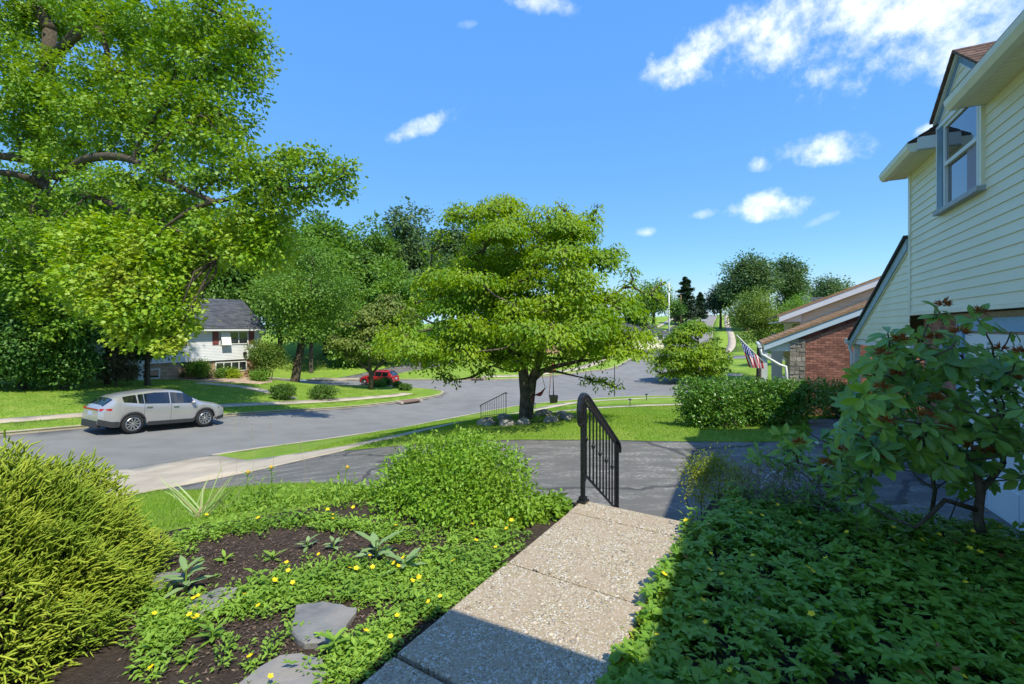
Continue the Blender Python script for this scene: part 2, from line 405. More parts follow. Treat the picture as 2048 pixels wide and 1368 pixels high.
PLAT = np.array([(.70, 4.16), (1.42, 3.62), (1.97, 4.42), (4.75, 3.05), (7, 1.6), (7, -8), (-7, -8), (-5, 0), (-3.9, 2.0), (-3.3, 3.1), (-2.5, 3.8), (-1.5, 4.25), (-.4, 4.4)])
def inside(poly, xy):
    x, y = xy[:, 0], xy[:, 1]; c = np.zeros(len(xy), bool); n = len(poly)
    for i in range(n):
        x1, y1 = poly[i]; x2, y2 = poly[(i + 1) % n]
        t = ((y1 > y) != (y2 > y)) & (x < (x2 - x1) * (y - y1) / (y2 - y1 + 1e-12) + x1); c ^= t
    return c
def dist_poly(poly, xy):
    d = np.full(len(xy), 1e9); n = len(poly)
    for i in range(n):
        a = np.array(poly[i]); b = np.array(poly[(i + 1) % n]); ab = b - a
        t = np.clip(((xy - a) @ ab) / (ab @ ab + 1e-12), 0, 1); d = np.minimum(d, np.linalg.norm(xy - a - t[:, None] * ab, axis=1))
    return d
def H(xy):
    xy = np.atleast_2d(np.asarray(xy, float)); r = np.linalg.norm(xy - np.array([0, 40.]), axis=1)
    z = _phi(xy, ctrl[:, :2]) @ _w[:nC] + _w[nC] + xy @ _w[nC + 1:]
    k = np.clip((r - 190) / 150, 0, 1); z = np.clip(z, -9, 9) * (1 - k) + 1.0 * k
    near = np.linalg.norm(xy, axis=1) < 16
    if near.any():
        q = xy[near]; ins = inside(PLAT, q); d = dist_poly(PLAT, q)
        w = np.where(q[:, 0] > 1.15, .14, np.where(q[:, 0] > -.3, .75, 1.5))
        t = np.clip(d / w, 0, 1); t = t * t * (3 - 2 * t); t[ins] = 0
        z[near] = z[near] * t - .02 * (1 - t)
    return z
def hz(x, y): return float(H([(x, y)])[0])
def G(px, py, d0=1.0, d1=260.0):
    """point of the terrain seen along a viewing direction"""
    d = np.geomspace(d0, d1, 500); x = (px - 1024) / FPX * d; z = EYE - (py - HOR) / FPX * d
    h = H(np.stack([x, d], 1)); b = np.where(z < h)[0]
    i = b[0] if len(b) else len(d) - 1
    lo, hi = d[max(i - 1, 0)], d[i]
    for _ in range(24):
        m = (lo + hi) / 2
        if EYE - (py - HOR) / FPX * m < hz((px - 1024) / FPX * m, m): hi = m
        else: lo = m
    return np.array([(px - 1024) / FPX * hi, hi, hz((px - 1024) / FPX * hi, hi)])

def dens(poly, step, closed=True):
    out = []; n = len(poly)
    for i in range(n if closed else n - 1):
        a = np.array(poly[i], float); b = np.array(poly[(i + 1) % n], float); k = max(1, int(np.linalg.norm(b - a) / step))
        for j in range(k): out.append(a + (b - a) * j / k)
    if not closed: out.append(np.array(poly[-1], float))
    return np.array(out)
def smooth_line(pts, step=.8, closed=False):
    """Catmull-Rom through points"""
    pts = [np.array(p, float) for p in pts]; n = len(pts); out = []
    for i in range(n if closed else n - 1):
        if closed: p0, p1, p2, p3 = pts[i - 1], pts[i], pts[(i + 1) % n], pts[(i + 2) % n]
        else: p0, p1, p2, p3 = pts[max(i - 1, 0)], pts[i], pts[i + 1], pts[min(i + 2, n - 1)]
        k = max(2, int(np.linalg.norm(p2 - p1) / step))
        for j in range(k):
            t = j / k
            out.append(.5 * ((2 * p1) + (-p0 + p2) * t + (2 * p0 - 5 * p1 + 4 * p2 - p3) * t * t + (-p0 + 3 * p1 - 3 * p2 + p3) * t ** 3))
    if not closed: out.append(pts[-1])
    return np.array(out)
def offset_line(L, d):
    T = np.gradient(L, axis=0); T /= np.linalg.norm(T, axis=1, keepdims=True) + 1e-9
    return L + np.stack([-T[:, 1], T[:, 0]], 1) * d
def strip(L, a, b): return np.concatenate([offset_line(L, a), offset_line(L, b)[::-1]])

near_edge = smooth_line([(-17.4, -1), (-10.85, 11.3), (-9.36, 14.1), (-7.38, 17.8), (-5.35, 21.65), (-3.6, 24.9), (-1.9, 27.6), (.5, 29.9), (4.4, 32), (8.5, 33.2), (12.4, 33.4), (20, 30.5), (35, 22.5), (70, 4)])
right_edge = smooth_line([(76, 14), (40, 34), (24, 43), (19.5, 46.5), (17.8, 49), (18.2, 52), (19.8, 55.5), (25.8, 66), (39.2, 90), (57.3, 130), (76.2, 170), (112, 260)], 1.5)
hill_left = smooth_line([(102, 264), (67.4, 170), (44, 125), (28.3, 90), (14.4, 62), (10, 57.5), (5.5, 54), (1, 50.8), (-3.5, 49.9), (-13.3, 50.5), (-26.5, 51), (-60, 52)], 1.5)
far_edge = smooth_line([(-60, 46), (-31.5, 45.5), (-21.2, 44), (-13.8, 43.5), (-9.3, 42.7), (-7.2, 41.8), (-6.1, 40.4), (-6.0, 38.6), (-6.9, 36.6), (-8.3, 34.6), (-10.4, 31.4), (-13.8, 24.8), (-16.95, 19), (-26.3, 1.3)])
ROAD = np.concatenate([near_edge, right_edge, hill_left, far_edge])
drive = np.array([(-7.3, 9.4), (-5.6, 10.7), (-4.35, 11.75), (-3.3, 11.35), (-2.1, 11.0), (-.73, 10.4), (1, 9.9), (2.9, 9.6), (6.2, 9.5), (8.2, 12.6), (12.4, 12.6), (8.2, 4.5), (6.5, 2.1), (4.75, 3.06), (1.95, 4.44), (1.5, 3.7), (.72, 4.2), (.5, 5.0), (-.6, 5.75), (-2.3, 6.9), (-4, 7.75), (-5.4, 8.4)])
apron = np.array([(-13.0, 7.2), (-10.85, 11.3), (-9.30, 14.2), (-8.4, 13.5), (-7.3, 12.55), (-6, 12.9), (-4.75, 13.4), (-4.1, 12.6), (-4.35, 11.75), (-5.6, 10.7), (-7.3, 9.4), (-8.6, 7.8), (-9.8, 5.6)])
own_walk_line = smooth_line([(-4.5, 12.9), (-3.4, 15.1), (-2.4, 17.0), (-1.7, 18.6), (-.8, 20.7), (.8, 23.4), (3.4, 26.6), (7, 28.4), (12.5, 28.9), (19, 26.4), (34, 18.5), (60, 5)])
own_walk = strip(own_walk_line, -.55, .55)
path_line = smooth_line([(-1.2, 19.4), (-.2, 18.45), (.9, 19.3), (2.2, 20.7), (4.4, 22.3), (8.6, 23.1), (12, 22.6)], .5)
path = strip(path_line, -.45, .45)
far_walk_line = smooth_line([(-28.7, 2.5), (-22, 15.1), (-19.3, 20.2), (-16.2, 26), (-13.1, 31.9), (-11.1, 35), (-9.6, 36.9), (-8.8, 38.6)])
far_walk = strip(far_walk_line, -.55, .55)
def Gxy(*pts): return np.array([G(*p)[:2] for p in pts])
hp_line = smooth_line(Gxy((585, 797), (545, 786), (500, 776), (450, 770), (395, 766)), .5)
house_path = strip(hp_line, -.5, .5)
far_drive = np.array([(-17.5, 50.7), (-20.6, 50.9), (-12.8, 66), (-8.2, 66), (-8.0, 63)])
far_apron = np.array([(-17.4, 50.65), (-23, 50.95), (-22.6, 52.2), (-17.0, 52.0)])
hillwalk_l = strip(smooth_line([(-3.5, 52.4), (1, 53), (5, 56), (11, 63), (25, 91), (40.5, 126), (63, 171)], 2), -.7, .7)
hillwalk_r = strip(smooth_line([(24, 47.5), (21.5, 50.5), (22.5, 54), (30, 66.5), (43.5, 90), (61, 129), (80, 170)], 2), -.7, .7)
side_drive = np.array([(30.2, 66.5), (42, 62), (43.5, 66), (32.5, 70.5)])
bedpoly = np.array([(-4.2, 1.0), (-3.5, 2.9), (-2.7, 3.65), (-1.6, 4.2), (-.6, 4.9), (.45, 5.0), (.72, 4.25), (1.45, 3.62), (1.97, 4.42), (4.75, 3.05), (7, 1.6), (7, -6), (-6, -6), (-5, 0)])
bed_house = Gxy((330, 757), (420, 764), (520, 768), (545, 764), (535, 752), (470, 742), (340, 742))

REG = [('drive', drive), ('apron', apron), ('road', ROAD), ('bed', bedpoly), ('own_walk', own_walk), ('path', path), ('far_walk', far_walk), ('house_path', house_path),
       ('far_apron', far_apron), ('far_drive', far_drive), ('hillwalk_l', hillwalk_l), ('hillwalk_r', hillwalk_r), ('side_drive', side_drive), ('bed_house', bed_house)]
STEP = {'drive': .4, 'apron': .5, 'bed': .3, 'road': 1.2}
def grid(x0, x1, y0, y1, s, j=.0):
    X, Y = np.meshgrid(np.arange(x0, x1, s), np.arange(y0, y1, s)); g = np.stack([X.ravel(), Y.ravel()], 1)
    return g + rng.uniform(-.2, .2, g.shape) * s
def build_ground():
    pts, edges = [], []
    def addpts(a): b = len(pts); pts.extend(a.tolist()); return b
    for nm, poly in REG:
        d = dens(poly, STEP.get(nm, .9)); b = addpts(d); n = len(d)
        edges.extend([(b + i, b + (i + 1) % n) for i in range(n)])
    g0 = grid(-6, 9, -2, 12.5, .3); g1 = grid(-34, 32, -12, 72, .95); g2 = grid(-160, 170, -60, 300, 7); g3 = grid(-2400, 2400, -1500, 3200, 110)
    def out(g, b): return g[~((g[:, 0] > b[0]) & (g[:, 0] < b[1]) & (g[:, 1] > b[2]) & (g[:, 1] < b[3]))]
    for g in (g0, out(g1, (-6, 9, -2, 12.5)), out(g2, (-34, 32, -12, 72)), out(g3, (-160, 170, -60, 300))): addpts(g)
    vo, eo, fo, *_ = delaunay_2d_cdt([Vector(p) for p in pts], edges, [], 0, 1e-4)
    V = np.array([(v.x, v.y) for v in vo]); F = np.array([f for f in fo], int)
    Z = H(V); cen = V[F].mean(1)
    lab = np.full(len(F), -1)
    for i, (nm, poly) in enumerate(REG):
        m = (lab < 0) & inside(poly, cen); lab[m] = i
    return V, Z, F, lab
GV, GZ, GF, GL = build_ground()

def region_obj(name, idx, mat, dz=0.0, skirt=.25):
    sel = np.isin(GL, idx); F = GF[sel]
    if not len(F): return None
    a = GV[F]; cr = (a[:, 1, 0] - a[:, 0, 0]) * (a[:, 2, 1] - a[:, 0, 1]) - (a[:, 1, 1] - a[:, 0, 1]) * (a[:, 2, 0] - a[:, 0, 0])
    F = np.where(cr[:, None] < 0, F[:, ::-1], F)
    us, inv = np.unique(F, return_inverse=True); F2 = inv.reshape(F.shape)
    V = np.column_stack([GV[us], GZ[us] + dz])
    e = {}
    for t in F2:
        for i in range(3):
            k = (t[i], t[(i + 1) % 3]); e[k] = 1
    bd = [k for k in e if (k[1], k[0]) not in e]
    n = len(V); V2 = np.vstack([V, V - np.array([0, 0, skirt])]); tri = F2.tolist()
    for i, j in bd: tri += [[j, i, i + n], [j, i + n, j + n]]
    me = np_mesh(name, V2, np.array(tri), 3)
    fl = np.zeros(len(me.polygons), bool); fl[:len(F2)] = True
    me.polygons.foreach_set('use_smooth', fl)
    return link(name, me, mat)

def ground_mat(name, c1, c2, c3, s_fine, s_mid, s_big, rough=.9, bump=.4, bsc=80, stripes=None):
    m = bpy.data.materials.new(name); nt, N, L = nodes(m); bs = N['Principled BSDF']
    bs.inputs['Roughness'].default_value = rough; bs.inputs['Specular IOR Level'].default_value = .15
    a = noise_node(N, L, s_fine, 5, .7); b = noise_node(N, L, s_mid, 5); c = noise_node(N, L, s_big, 3)
    col = mixc(N, L, ramp01(N, L, a.outputs['Fac'], .3, .7), c1, c2)
    col = mixc(N, L, ramp01(N, L, b.outputs['Fac'], .4, .7), col, c3)
    h = N.new('ShaderNodeHueSaturation'); mr = N.new('ShaderNodeMapRange'); mr.inputs['To Min'].default_value = .75; mr.inputs['To Max'].default_value = 1.25
    L.new(c.outputs['Fac'], mr.inputs['Value']); L.new(mr.outputs[0], h.inputs['Value']); L.new(col, h.inputs['Color'])
    L.new(h.outputs[0], bs.inputs['Base Color'])
    nb = noise_node(N, L, bsc, 6, .7); bu = N.new('ShaderNodeBump'); bu.inputs['Strength'].default_value = bump; bu.inputs['Distance'].default_value = .03
    L.new(nb.outputs['Fac'], bu.inputs['Height']); L.new(bu.outputs[0], bs.inputs['Normal'])
    return m

M_lawn = ground_mat('lawn', (.13, .24, .025), (.20, .32, .04), (.26, .34, .06), 26, 1.1, .12, .95, .9, 45)
M_road = ground_mat('road_asphalt', (.205, .20, .19), (.255, .25, .24), (.19, .185, .175), 60, .8, .09, .85, .3, 120)
M_conc = ground_mat('concrete', (.44, .37, .28), (.52, .45, .35), (.37, .31, .24), 30, 1.5, .4, .9, .3, 90)
M_mulch = ground_mat('mulch', (.05, .036, .027), (.125, .09, .068), (.07, .05, .038), 38, 6, .7, .95, 1.0, 70)
M_bedtan = ground_mat('bark_bed', (.42, .30, .22), (.52, .38, .29), (.3, .22, .16), 20, 3, .5, .95, .6, 60)

def drive_mat():
    m = bpy.data.materials.new('driveway_asphalt'); nt, N, L = nodes(m); bs = N['Principled BSDF']
    bs.inputs['Roughness'].default_value = .8; bs.inputs['Specular IOR Level'].default_value = .25
    g = N.new('ShaderNodeNewGeometry'); mp = N.new('ShaderNodeMapping'); mp.inputs['Rotation'].default_value = (0, 0, R(-20)); mp.inputs['Scale'].default_value = (.8, 2.6, 1)
    L.new(g.outputs['Position'], mp.inputs['Vector'])
    a = noise_node(N, L, 1.5, 8, .68, mp.outputs[0]); f = noise_node(N, L, 70, 3); sp = noise_node(N, L, 16, 6, .75)
    ml = N.new('ShaderNodeMath'); ml.operation = 'MULTIPLY'
    L.new(ramp01(N, L, a.outputs['Fac'], .46, .66), ml.inputs[0]); L.new(ramp01(N, L, sp.outputs['Fac'], .42, .60), ml.inputs[1])
    base = mixc(N, L, f.outputs['Fac'], (.10, .094, .085), (.17, .16, .145))
    col = mixc(N, L, ml.outputs[0], base, (.36, .335, .30))
    v = N.new('ShaderNodeTexVoronoi'); v.feature = 'DISTANCE_TO_EDGE'; v.inputs['Scale'].default_value = .24
    nw = noise_node(N, L, 1.3, 4); add = N.new('ShaderNodeVectorMath'); add.operation = 'ADD'
    sc = N.new('ShaderNodeVectorMath'); sc.operation = 'SCALE'; sc.inputs['Scale'].default_value = .7; L.new(nw.outputs['Color'], sc.inputs[0])
    L.new(g.outputs['Position'], add.inputs[0]); L.new(sc.outputs[0], add.inputs[1]); L.new(add.outputs[0], v.inputs['Vector'])
    cr = ramp01(N, L, v.outputs['Distance'], .016, .008)
    col = mixc(N, L, cr, col, (.075, .072, .07)); L.new(col, bs.inputs['Base Color'])
    bu = N.new('ShaderNodeBump'); bu.inputs['Strength'].default_value = .35; bu.inputs['Distance'].default_value = .01
    L.new(f.outputs['Fac'], bu.inputs['Height']); L.new(bu.outputs[0], bs.inputs['Normal'])
    return m
M_drive = drive_mat()

names = [r[0] for r in REG]; IX = {n: i for i, n in enumerate(names)}
tag(region_obj('lawn_ground', [-1], M_lawn, 0, .05), kind='structure')
tag(region_obj('road', [IX['road']], M_road, -.11, .1), kind='structure')
tag(region_obj('driveway', [IX['drive']], M_drive, -.01, .2), kind='structure')
tag(region_obj('driveway_apron', [IX['apron']], M_conc, .004, .3), kind='structure')
tag(region_obj('sidewalk_near', [IX['own_walk']], M_conc, .012, .2), kind='structure')
tag(region_obj('garden_path', [IX['path']], M_conc, .012, .2), kind='structure')
tag(region_obj('sidewalk_across', [IX['far_walk']], M_conc, .012, .2), kind='structure')
tag(region_obj('house_path', [IX['house_path']], M_conc, .012, .2), kind='structure')
tag(region_obj('far_driveway', [IX['far_drive']], M_drive, .0, .2), kind='structure')
tag(region_obj('far_driveway_apron', [IX['far_apron']], M_conc, .0, .2), kind='structure')
tag(region_obj('hill_sidewalk_left', [IX['hillwalk_l']], M_conc, .02, .2), kind='structure')
tag(region_obj('hill_sidewalk_right', [IX['hillwalk_r']], M_conc, .02, .2), kind='structure')
tag(region_obj('side_driveway', [IX['side_drive']], M_road, .0, .2), kind='structure')
tag(region_obj('garden_bed', [IX['bed']], M_mulch, 0, .3), kind='structure')
tag(region_obj('house_bed', [IX['bed_house']], M_bedtan, .01, .2), kind='structure')

def curb(name, line, side, gap=None):
    """concrete kerb along a road edge; side=+1 puts it left of the line"""
    L = line; z = H(L); O = offset_line(L, side * .16); mb = MB(); n = len(L)
    a = [np.array([L[i, 0], L[i, 1], z[i] - .16]) for i in range(n)]; b = [np.array([L[i, 0], L[i, 1], z[i] + .02]) for i in range(n)]
    c = [np.array([O[i, 0], O[i, 1], z[i] + .028]) for i in range(n)]; d = [np.array([O[i, 0], O[i, 1], z[i] - .16]) for i in range(n)]
    for i in range(n - 1):
        if gap is not None and gap(L[i]): continue
        for p, q in ((a, b), (b, c), (c, d)):
            f = [p[i], p[i + 1], q[i + 1], q[i]]; mb.poly(f if side < 0 else f[::-1])
    tag(mb.build(name, M_conc), kind='structure')
curb('kerb_near', near_edge, -1, lambda p: 10.0 < p[1] < 14.1 and p[0] < -9.3 or p[1] < 11 and p[0] < -10.5)
curb('kerb_across', far_edge, -1)
curb('kerb_hill_left', hill_left, -1, lambda p: -22.5 < p[0] < -17.4 and p[1] < 53)
curb('kerb_hill_right', right_edge, -1)

# ------------------------------------------------------------------ building helpers
def uv(n2, u2):
    """frame for a straight wall: returns f(n,u,z)"""
    return lambda n, u, z: np.array([n * n2[0] + u * u2[0], n * n2[1] + u * u2[1], z])

def tile_quad(mb, o, ex, ey, tw, th, nrml, thick=.012, gap=.006, clip=None, tilt=0.0, jitter=.0, mi=0):
    """staggered rows of thin pieces on the parallelogram o + ex*a + ey*b (bricks, shingles)"""
    o = np.array(o, float); ex = np.array(ex, float); ey = np.array(ey, float); Lx = np.linalg.norm(ex); Ly = np.linalg.norm(ey)
    dx, dy = ex / Lx, ey / Ly; nrml = np.array(nrml, float); rows = int(Ly / th + .5); th = Ly / rows
    for r in range(rows):
        x = -(r % 2) * tw * .5
        while x < Lx - .01:
            x0, x1 = max(x, 0), min(x + tw - gap, Lx); x += tw
            if x1 - x0 < .02: continue
            y0, y1 = r * th, (r + 1) * th - gap
            if clip is not None:
                x0, x1 = clip(x0, x1, y0, y1)
                if x1 - x0 < .02: continue
            t = thick * (1 + random.uniform(-jitter, jitter))
            p = [o + dx * x0 + dy * y0, o + dx * x1 + dy * y0, o + dx * x1 + dy * y1, o + dx * x0 + dy * y1]
            q = [p[0] + nrml * (t + tilt), p[1] + nrml * (t + tilt), p[2] + nrml * t, p[3] + nrml * t]
            b = len(mb.v); mb.v += [tuple(v) for v in p + q]
            for f in ((4, 5, 6, 7), (0, 1, 5, 4), (1, 2, 6, 5), (2, 3, 7, 6), (3, 0, 4, 7)):
                mb.f.append([b + i for i in f]); mb.mi.append(mi)

def siding(mb, fr, n, ua, ub, z0, z1, lip=.016):
    """one clapboard between ua..ub (functions of z allowed through tuple of two values bottom/top)"""
    (a0, a1), (b0, b1) = ua, ub
    P0 = [fr(n + lip, a0, z0), fr(n + lip, b0, z0), fr(n + .003, b1, z1), fr(n + .003, a1, z1)]
    Q0 = [fr(n, a0, z0), fr(n, b0, z0)]
    mb.poly(P0); mb.poly([Q0[0], Q0[1], P0[1], P0[0]]); mb.poly([fr(n, a0, z0), P0[0], P0[3], fr(n, a1, z1)]); mb.poly([fr(n, b0, z0), P0[1], P0[2], fr(n, b1, z1)][::-1])

def fbox(mb, fr, n0, n1, u0, u1, z0, z1, mi=0):
    o = fr(n0, u0, z0); mb.box(o, fr(n1, u0, z0) - o, fr(n0, u1, z0) - o, fr(n0, u0, z1) - o, mi)

M_brick = pm('brick_red', (.36, .16, .11), (.27, .115, .085), 9, .85, .3, 60, .15, island=.35)
M_mortar = pm('mortar', (.42, .34, .28), (.34, .27, .22), 20, .9)
M_brickshade = pm('rake_shadow_bricks', (.17, .06, .05), (.13, .05, .045), 9, .85, .3, 60, .15, island=.3)  # darker brick colour that paints in the shade below the rake
M_bricktan = pm('brick_tan', (.44, .29, .18), (.36, .23, .14), 9, .85, .2, 60, .15, island=.25)
M_stone = pm('veneer_stone', (.36, .31, .25), (.25, .21, .17), 7, .85, .6, 18, .15, island=.3)
M_shbrown = pm('shingle_brown', (.36, .225, .125), (.26, .155, .09), 14, .9, .3, 60, .1, island=.22)
M_shgrey = pm('shingle_grey', (.10, .105, .12), (.065, .07, .08), 14, .9, .3, 60, .1, island=.3)
M_shdark = pm('shingle_dark', (.16, .10, .075), (.09, .06, .05), 14, .9, .3, 60, .1, island=.3)
M_wsiding = pm('white_siding', (.74, .74, .74), (.68, .68, .69), 1.2, .5)
M_beige = pm('beige_siding', (.70, .62, .48), (.63, .56, .43), 1.2, .5)
M_shutter = pm('shutter_red', (.24, .07, .06), (.19, .055, .05), 5, .5)
M_gutter = pm('gutter_white', (.68, .69, .66), (.6, .61, .58), 4, .35, 0, 60, .4)
M_blackroof = pm('roof_edge', (.035, .03, .03), (.06, .05, .045), 20, .9)
M_soffit = pm('soffit_cream', (.76, .70, .52), (.72, .66, .49), 2, .5)
M_garage = pm('garage_white', (.70, .72, .74), (.64, .66, .69), 2, .45)

# ------------------------------------------------------------------ own house (right)
def own_house():
    fr = HU; NW = -2.57; UC = 10.3; ZB, ZE = 1.86, 4.27
    root = empty('yellow_house', HU(NW, 6, -.72))
    tag(root, 'cream sided house with blue trimmed dormer window on the right', 'house')
    org = np.array(root.location)
    def B(mb, nm, m, par=root, sm=False): return mb.build(nm, m, par, sm, org)
    # clapboards, each one a piece of its own; split by the window
    nb = 19; h = (ZE - ZB) / nb; wu0, wu1, wz0 = 7.46, 8.86, 3.31
    wall = MB(); fbox(wall, fr, -9.5, NW - .004, -3, UC - .03, ZB - .04, ZE); w = B(wall, 'wall', M_creamtrim)
    for i in range(nb):
        z0, z1 = ZB + i * h, ZB + (i + 1) * h
        spans = [(-3, UC - .06)] if z1 <= wz0 + .02 else [(-3, wu0), (wu1, UC - .06)]
        for a, b in spans:
            mb = MB(); siding(mb, fr, NW, (a, a), (b, b), z0, z1); B(mb, 'siding_board', M_cream, w)
    mb = MB(); fbox(mb, fr, NW - .05, NW + .028, UC - .07, UC + .03, ZB - .05, ZE); B(mb, 'corner_board', M_creamtrim)
    mb = MB(); fbox(mb, fr, NW - .02, NW + .03, -3, UC - .07, ZB - .05, ZB - .003); B(mb, 'siding_base_trim', M_creamtrim)
    # main eave in two pieces around the dormer
    for a, b in ((-3, 7.44), (8.90, UC + .22)):
        mb = MB(); fbox(mb, fr, NW + .001, NW + .27, a, b, ZE, ZE + .02)
        for k in range(int((b - a) / .1)): fbox(mb, fr, NW + .04, NW + .26, a + .05 + k * .1, a + .053 + k * .1, ZE - .003, ZE + .001)
        e = B(mb, 'soffit', M_soffit)
        mb = MB()
        prof = [(.27, -.01), (.35, -.01), (.39, .05), (.40, .115), (.38, .125), (.36, .12)]
        for (n0, z0), (n1, z1) in zip(prof, prof[1:]):
            mb.poly([fr(NW + n0, a, ZE + z0), fr(NW + n1, a, ZE + z1), fr(NW + n1, b, ZE + z1), fr(NW + n0, b, ZE + z0)])
        for q in (a, b):
            mb.poly([fr(NW + n0, q, ZE + z0) for n0, z0 in prof] + [fr(NW + .27, q, ZE + .12)])
        B(mb, 'gutter', M_creamtrim, e)
        mb = MB(); fbox(mb, fr, NW, NW + .27, a, a + .012, ZE, ZE + .2); B(mb, 'eave_return', M_white, e)
        mb = MB(); fbox(mb, fr, NW, NW + .27, b - .012, b, ZE, ZE + .2); B(mb, 'eave_return', M_white, e)
        mb = MB(); s = .62
        tile_quad(mb, fr(NW + .38, a, ZE + .13), fr(NW + .38, b, ZE + .13) - fr(NW + .38, a, ZE + .13), fr(NW - 3.9, a, ZE + .13 + 4.28 * s) - fr(NW + .38, a, ZE + .13), .3, .15, np.array([0, 0, 1.]), .01, .006, None, .008)
        mb.box(fr(NW + .37, a, ZE + .11), fr(NW + .37, b, ZE + .11) - fr(NW + .37, a, ZE + .11), fr(NW - 3.9, a, ZE + .11 + 4.27 * s) - fr(NW + .37, a, ZE + .11), (0, 0, .015))
        o = B(mb, 'roof_shingles', M_shdark); tag(o, kind='stuff')
    # dormer: front wall, window, little gable roof
    um = (wu0 + wu1) / 2; zg = 4.72; zp = 5.32; hw = .80
    mb = MB(); mb.poly([fr(NW, wu0, ZE - .02), fr(NW, wu1, ZE - .02), fr(NW, um + hw - .1, zg), fr(NW, um, zp - .06), fr(NW, um - hw + .1, zg)])
    fbox(mb, fr, NW - 2.0, NW - .005, wu0 + .02, wu1 - .02, ZE - .1, zg); d = B(mb, 'dormer', M_creamtrim)
    k = 0; z = 4.52
    while z < zp - .12:
        z1 = min(z + .127, zp - .07)
        wf = lambda zz: hw - .12 if zz < zg else max((hw - .12) * (zp - .06 - zz) / (zp - .06 - zg), .01)
        mb = MB(); siding(mb, fr, NW + .001, (um - wf(z), um - wf(z1)), (um + wf(z), um + wf(z1)), z, z1); B(mb, 'siding_board', M_cream, d); z = z1
    for s in (-1, 1):
        pk, ev = (um, zp), (um + s * (hw + .06), zg - .03)
        for nm, m, dn, t0, t1 in (('rake_board', M_trimblue, .03, -.17, -.05), ('rake_trim', M_white, .06, -.06, -.02), ('rake_bead', M_white, .024, -.20, -.17)):
            mb = MB(); a = fr(NW, pk[1] * 0 + pk[0], pk[1] + t0); b = fr(NW, ev[0], ev[1] + t0)
            mb.box(a, b - a, fr(NW + dn, 0, 0) - fr(NW, 0, 0), (0, 0, t1 - t0)); B(mb, nm, m, d)
        mb = MB(); a = fr(NW + .10, pk[0], pk[1] - .02); b = fr(NW + .10, ev[0], ev[1] - .02); bk = fr(NW - 2.2, 0, 0) - fr(NW + .10, 0, 0)
        mb.box(a, b - a, bk, (0, 0, .03))
        nv = np.array([0, 0, 1.0]); tile_quad(mb, b + np.array([0, 0, .03]), bk, a - b, .3, .14, nv, .008, .006, None, .007)
        o = B(mb, 'dormer_roof', M_shdark, d); 
    # window
    wz1 = 4.50
    mb = MB(); fbox(mb, fr, NW - .02, NW + .05, wu0, wu0 + .06, wz0, wz1); fbox(mb, fr, NW - .02, NW + .03, wu0 + .06, wu0 + .09, wz0, wz1)
    W = B(mb, 'window', M_creamtrim)
    mb = MB(); fbox(mb, fr, NW - .02, NW + .06, wu1 - .20, wu1 - .02, wz0, wz1); B(mb, 'side_trim', M_trimblue, W)
    mb = MB(); fbox(mb, fr, NW - .02, NW + .065, wu1 - .02, wu1 + .015, wz0, wz1 + .04); fbox(mb, fr, NW - .02, NW + .067, wu0 - .01, wu1 + .01, wz1, wz1 + .05); B(mb, 'outer_trim', M_white, W)
    mb = MB(); fbox(mb, fr, NW - .02, NW + .10, wu0 - .02, wu1 + .03, wz0 - .06, wz0); B(mb, 'sill', pm('sill_grey', (.36, .38, .40), (.3, .32, .34), 5, .5), W)
    a, b = wu0 + .09, wu1 - .20; zm = (wz0 + wz1) / 2 + .02
    mb = MB()
    for (u0, u1, z0, z1, n0) in ((a, a + .05, wz0, wz1, .045), (b - .05, b, wz0, wz1, .045), (a + .05, b - .05, zm - .025, zm + .03, .046), (a + .05, b - .05, wz1 - .05, wz1, .044), (a + .05, b - .05, wz0, wz0 + .05, .03)):
        fbox(mb, fr, NW - .02, NW + n0, u0, u1, z0, z1)
    B(mb, 'sash_frame', M_white, W)
    mb = MB(); mb.poly([fr(NW + .022, a + .05, zm), fr(NW + .022, b - .05, zm), fr(NW + .022, b - .05, wz1 - .05), fr(NW + .022, a + .05, wz1 - .05)]); B(mb, 'pane', glass('pane_glass', (.03, .035, .045), .02), W)
    mb = MB(); mb.poly([fr(NW + .006, a + .05, wz0 + .05), fr(NW + .006, b - .05, wz0 + .05), fr(NW + .006, b - .05, zm), fr(NW + .006, a + .05, zm)]); B(mb, 'pane', glass('pane_glass'), W)
    mb = MB(); fbox(mb, fr, NW + .008, NW + .012, a + .06, a + .42, wz0 + .06, zm - .03); B(mb, 'curtain', pm('curtain', (.34, .33, .4), (.26, .25, .33), 60, .9), W)
    # side porch with its sloping roof seen in the plane of the front wall
    u0, z0, u1, z1 = UC + .03, 3.18, UC + 5.05, 1.25
    sl = (z1 - z0) / (u1 - u0); zr = lambda u: z0 + (u - u0) * sl
    mb = MB(); mb.poly([fr(NW, u0, 1.30), fr(NW, u0, z0 - .1), fr(NW, u1 - .2, 1.30)]); g = B(mb, 'porch_gable', M_creamtrim)
    z = 1.31; hh = .127
    while z < z0 - .2:
        zt = min(z + hh, z0 - .18); ue = lambda zz: u0 + (zz + .16 - z0) / sl
        if ue(zt) > u0 + .05:
            mb = MB(); siding(mb, fr, NW + .001, (u0, u0), (ue(z), ue(zt)), z, zt, .014); B(mb, 'siding_board', M_cream, g)
        z += hh
    def rake(nm, m, dn0, dn1, t0, t1, par=g):
        mb = MB(); a = fr(NW + dn0, u0 + .02, zr(u0) + t0); b = fr(NW + dn0, u1 + .12, zr(u1 + .12) + t0)
        mb.box(a, b - a, fr(NW + dn1, 0, 0) - fr(NW + dn0, 0, 0), (0, 0, t1 - t0)); B(mb, nm, m, par)
    rake('rake_board', pm('rake_blue', (.36, .46, .52), (.28, .38, .44), 2.5, .6, .2, 12), .0, .05, -.21, -.02)
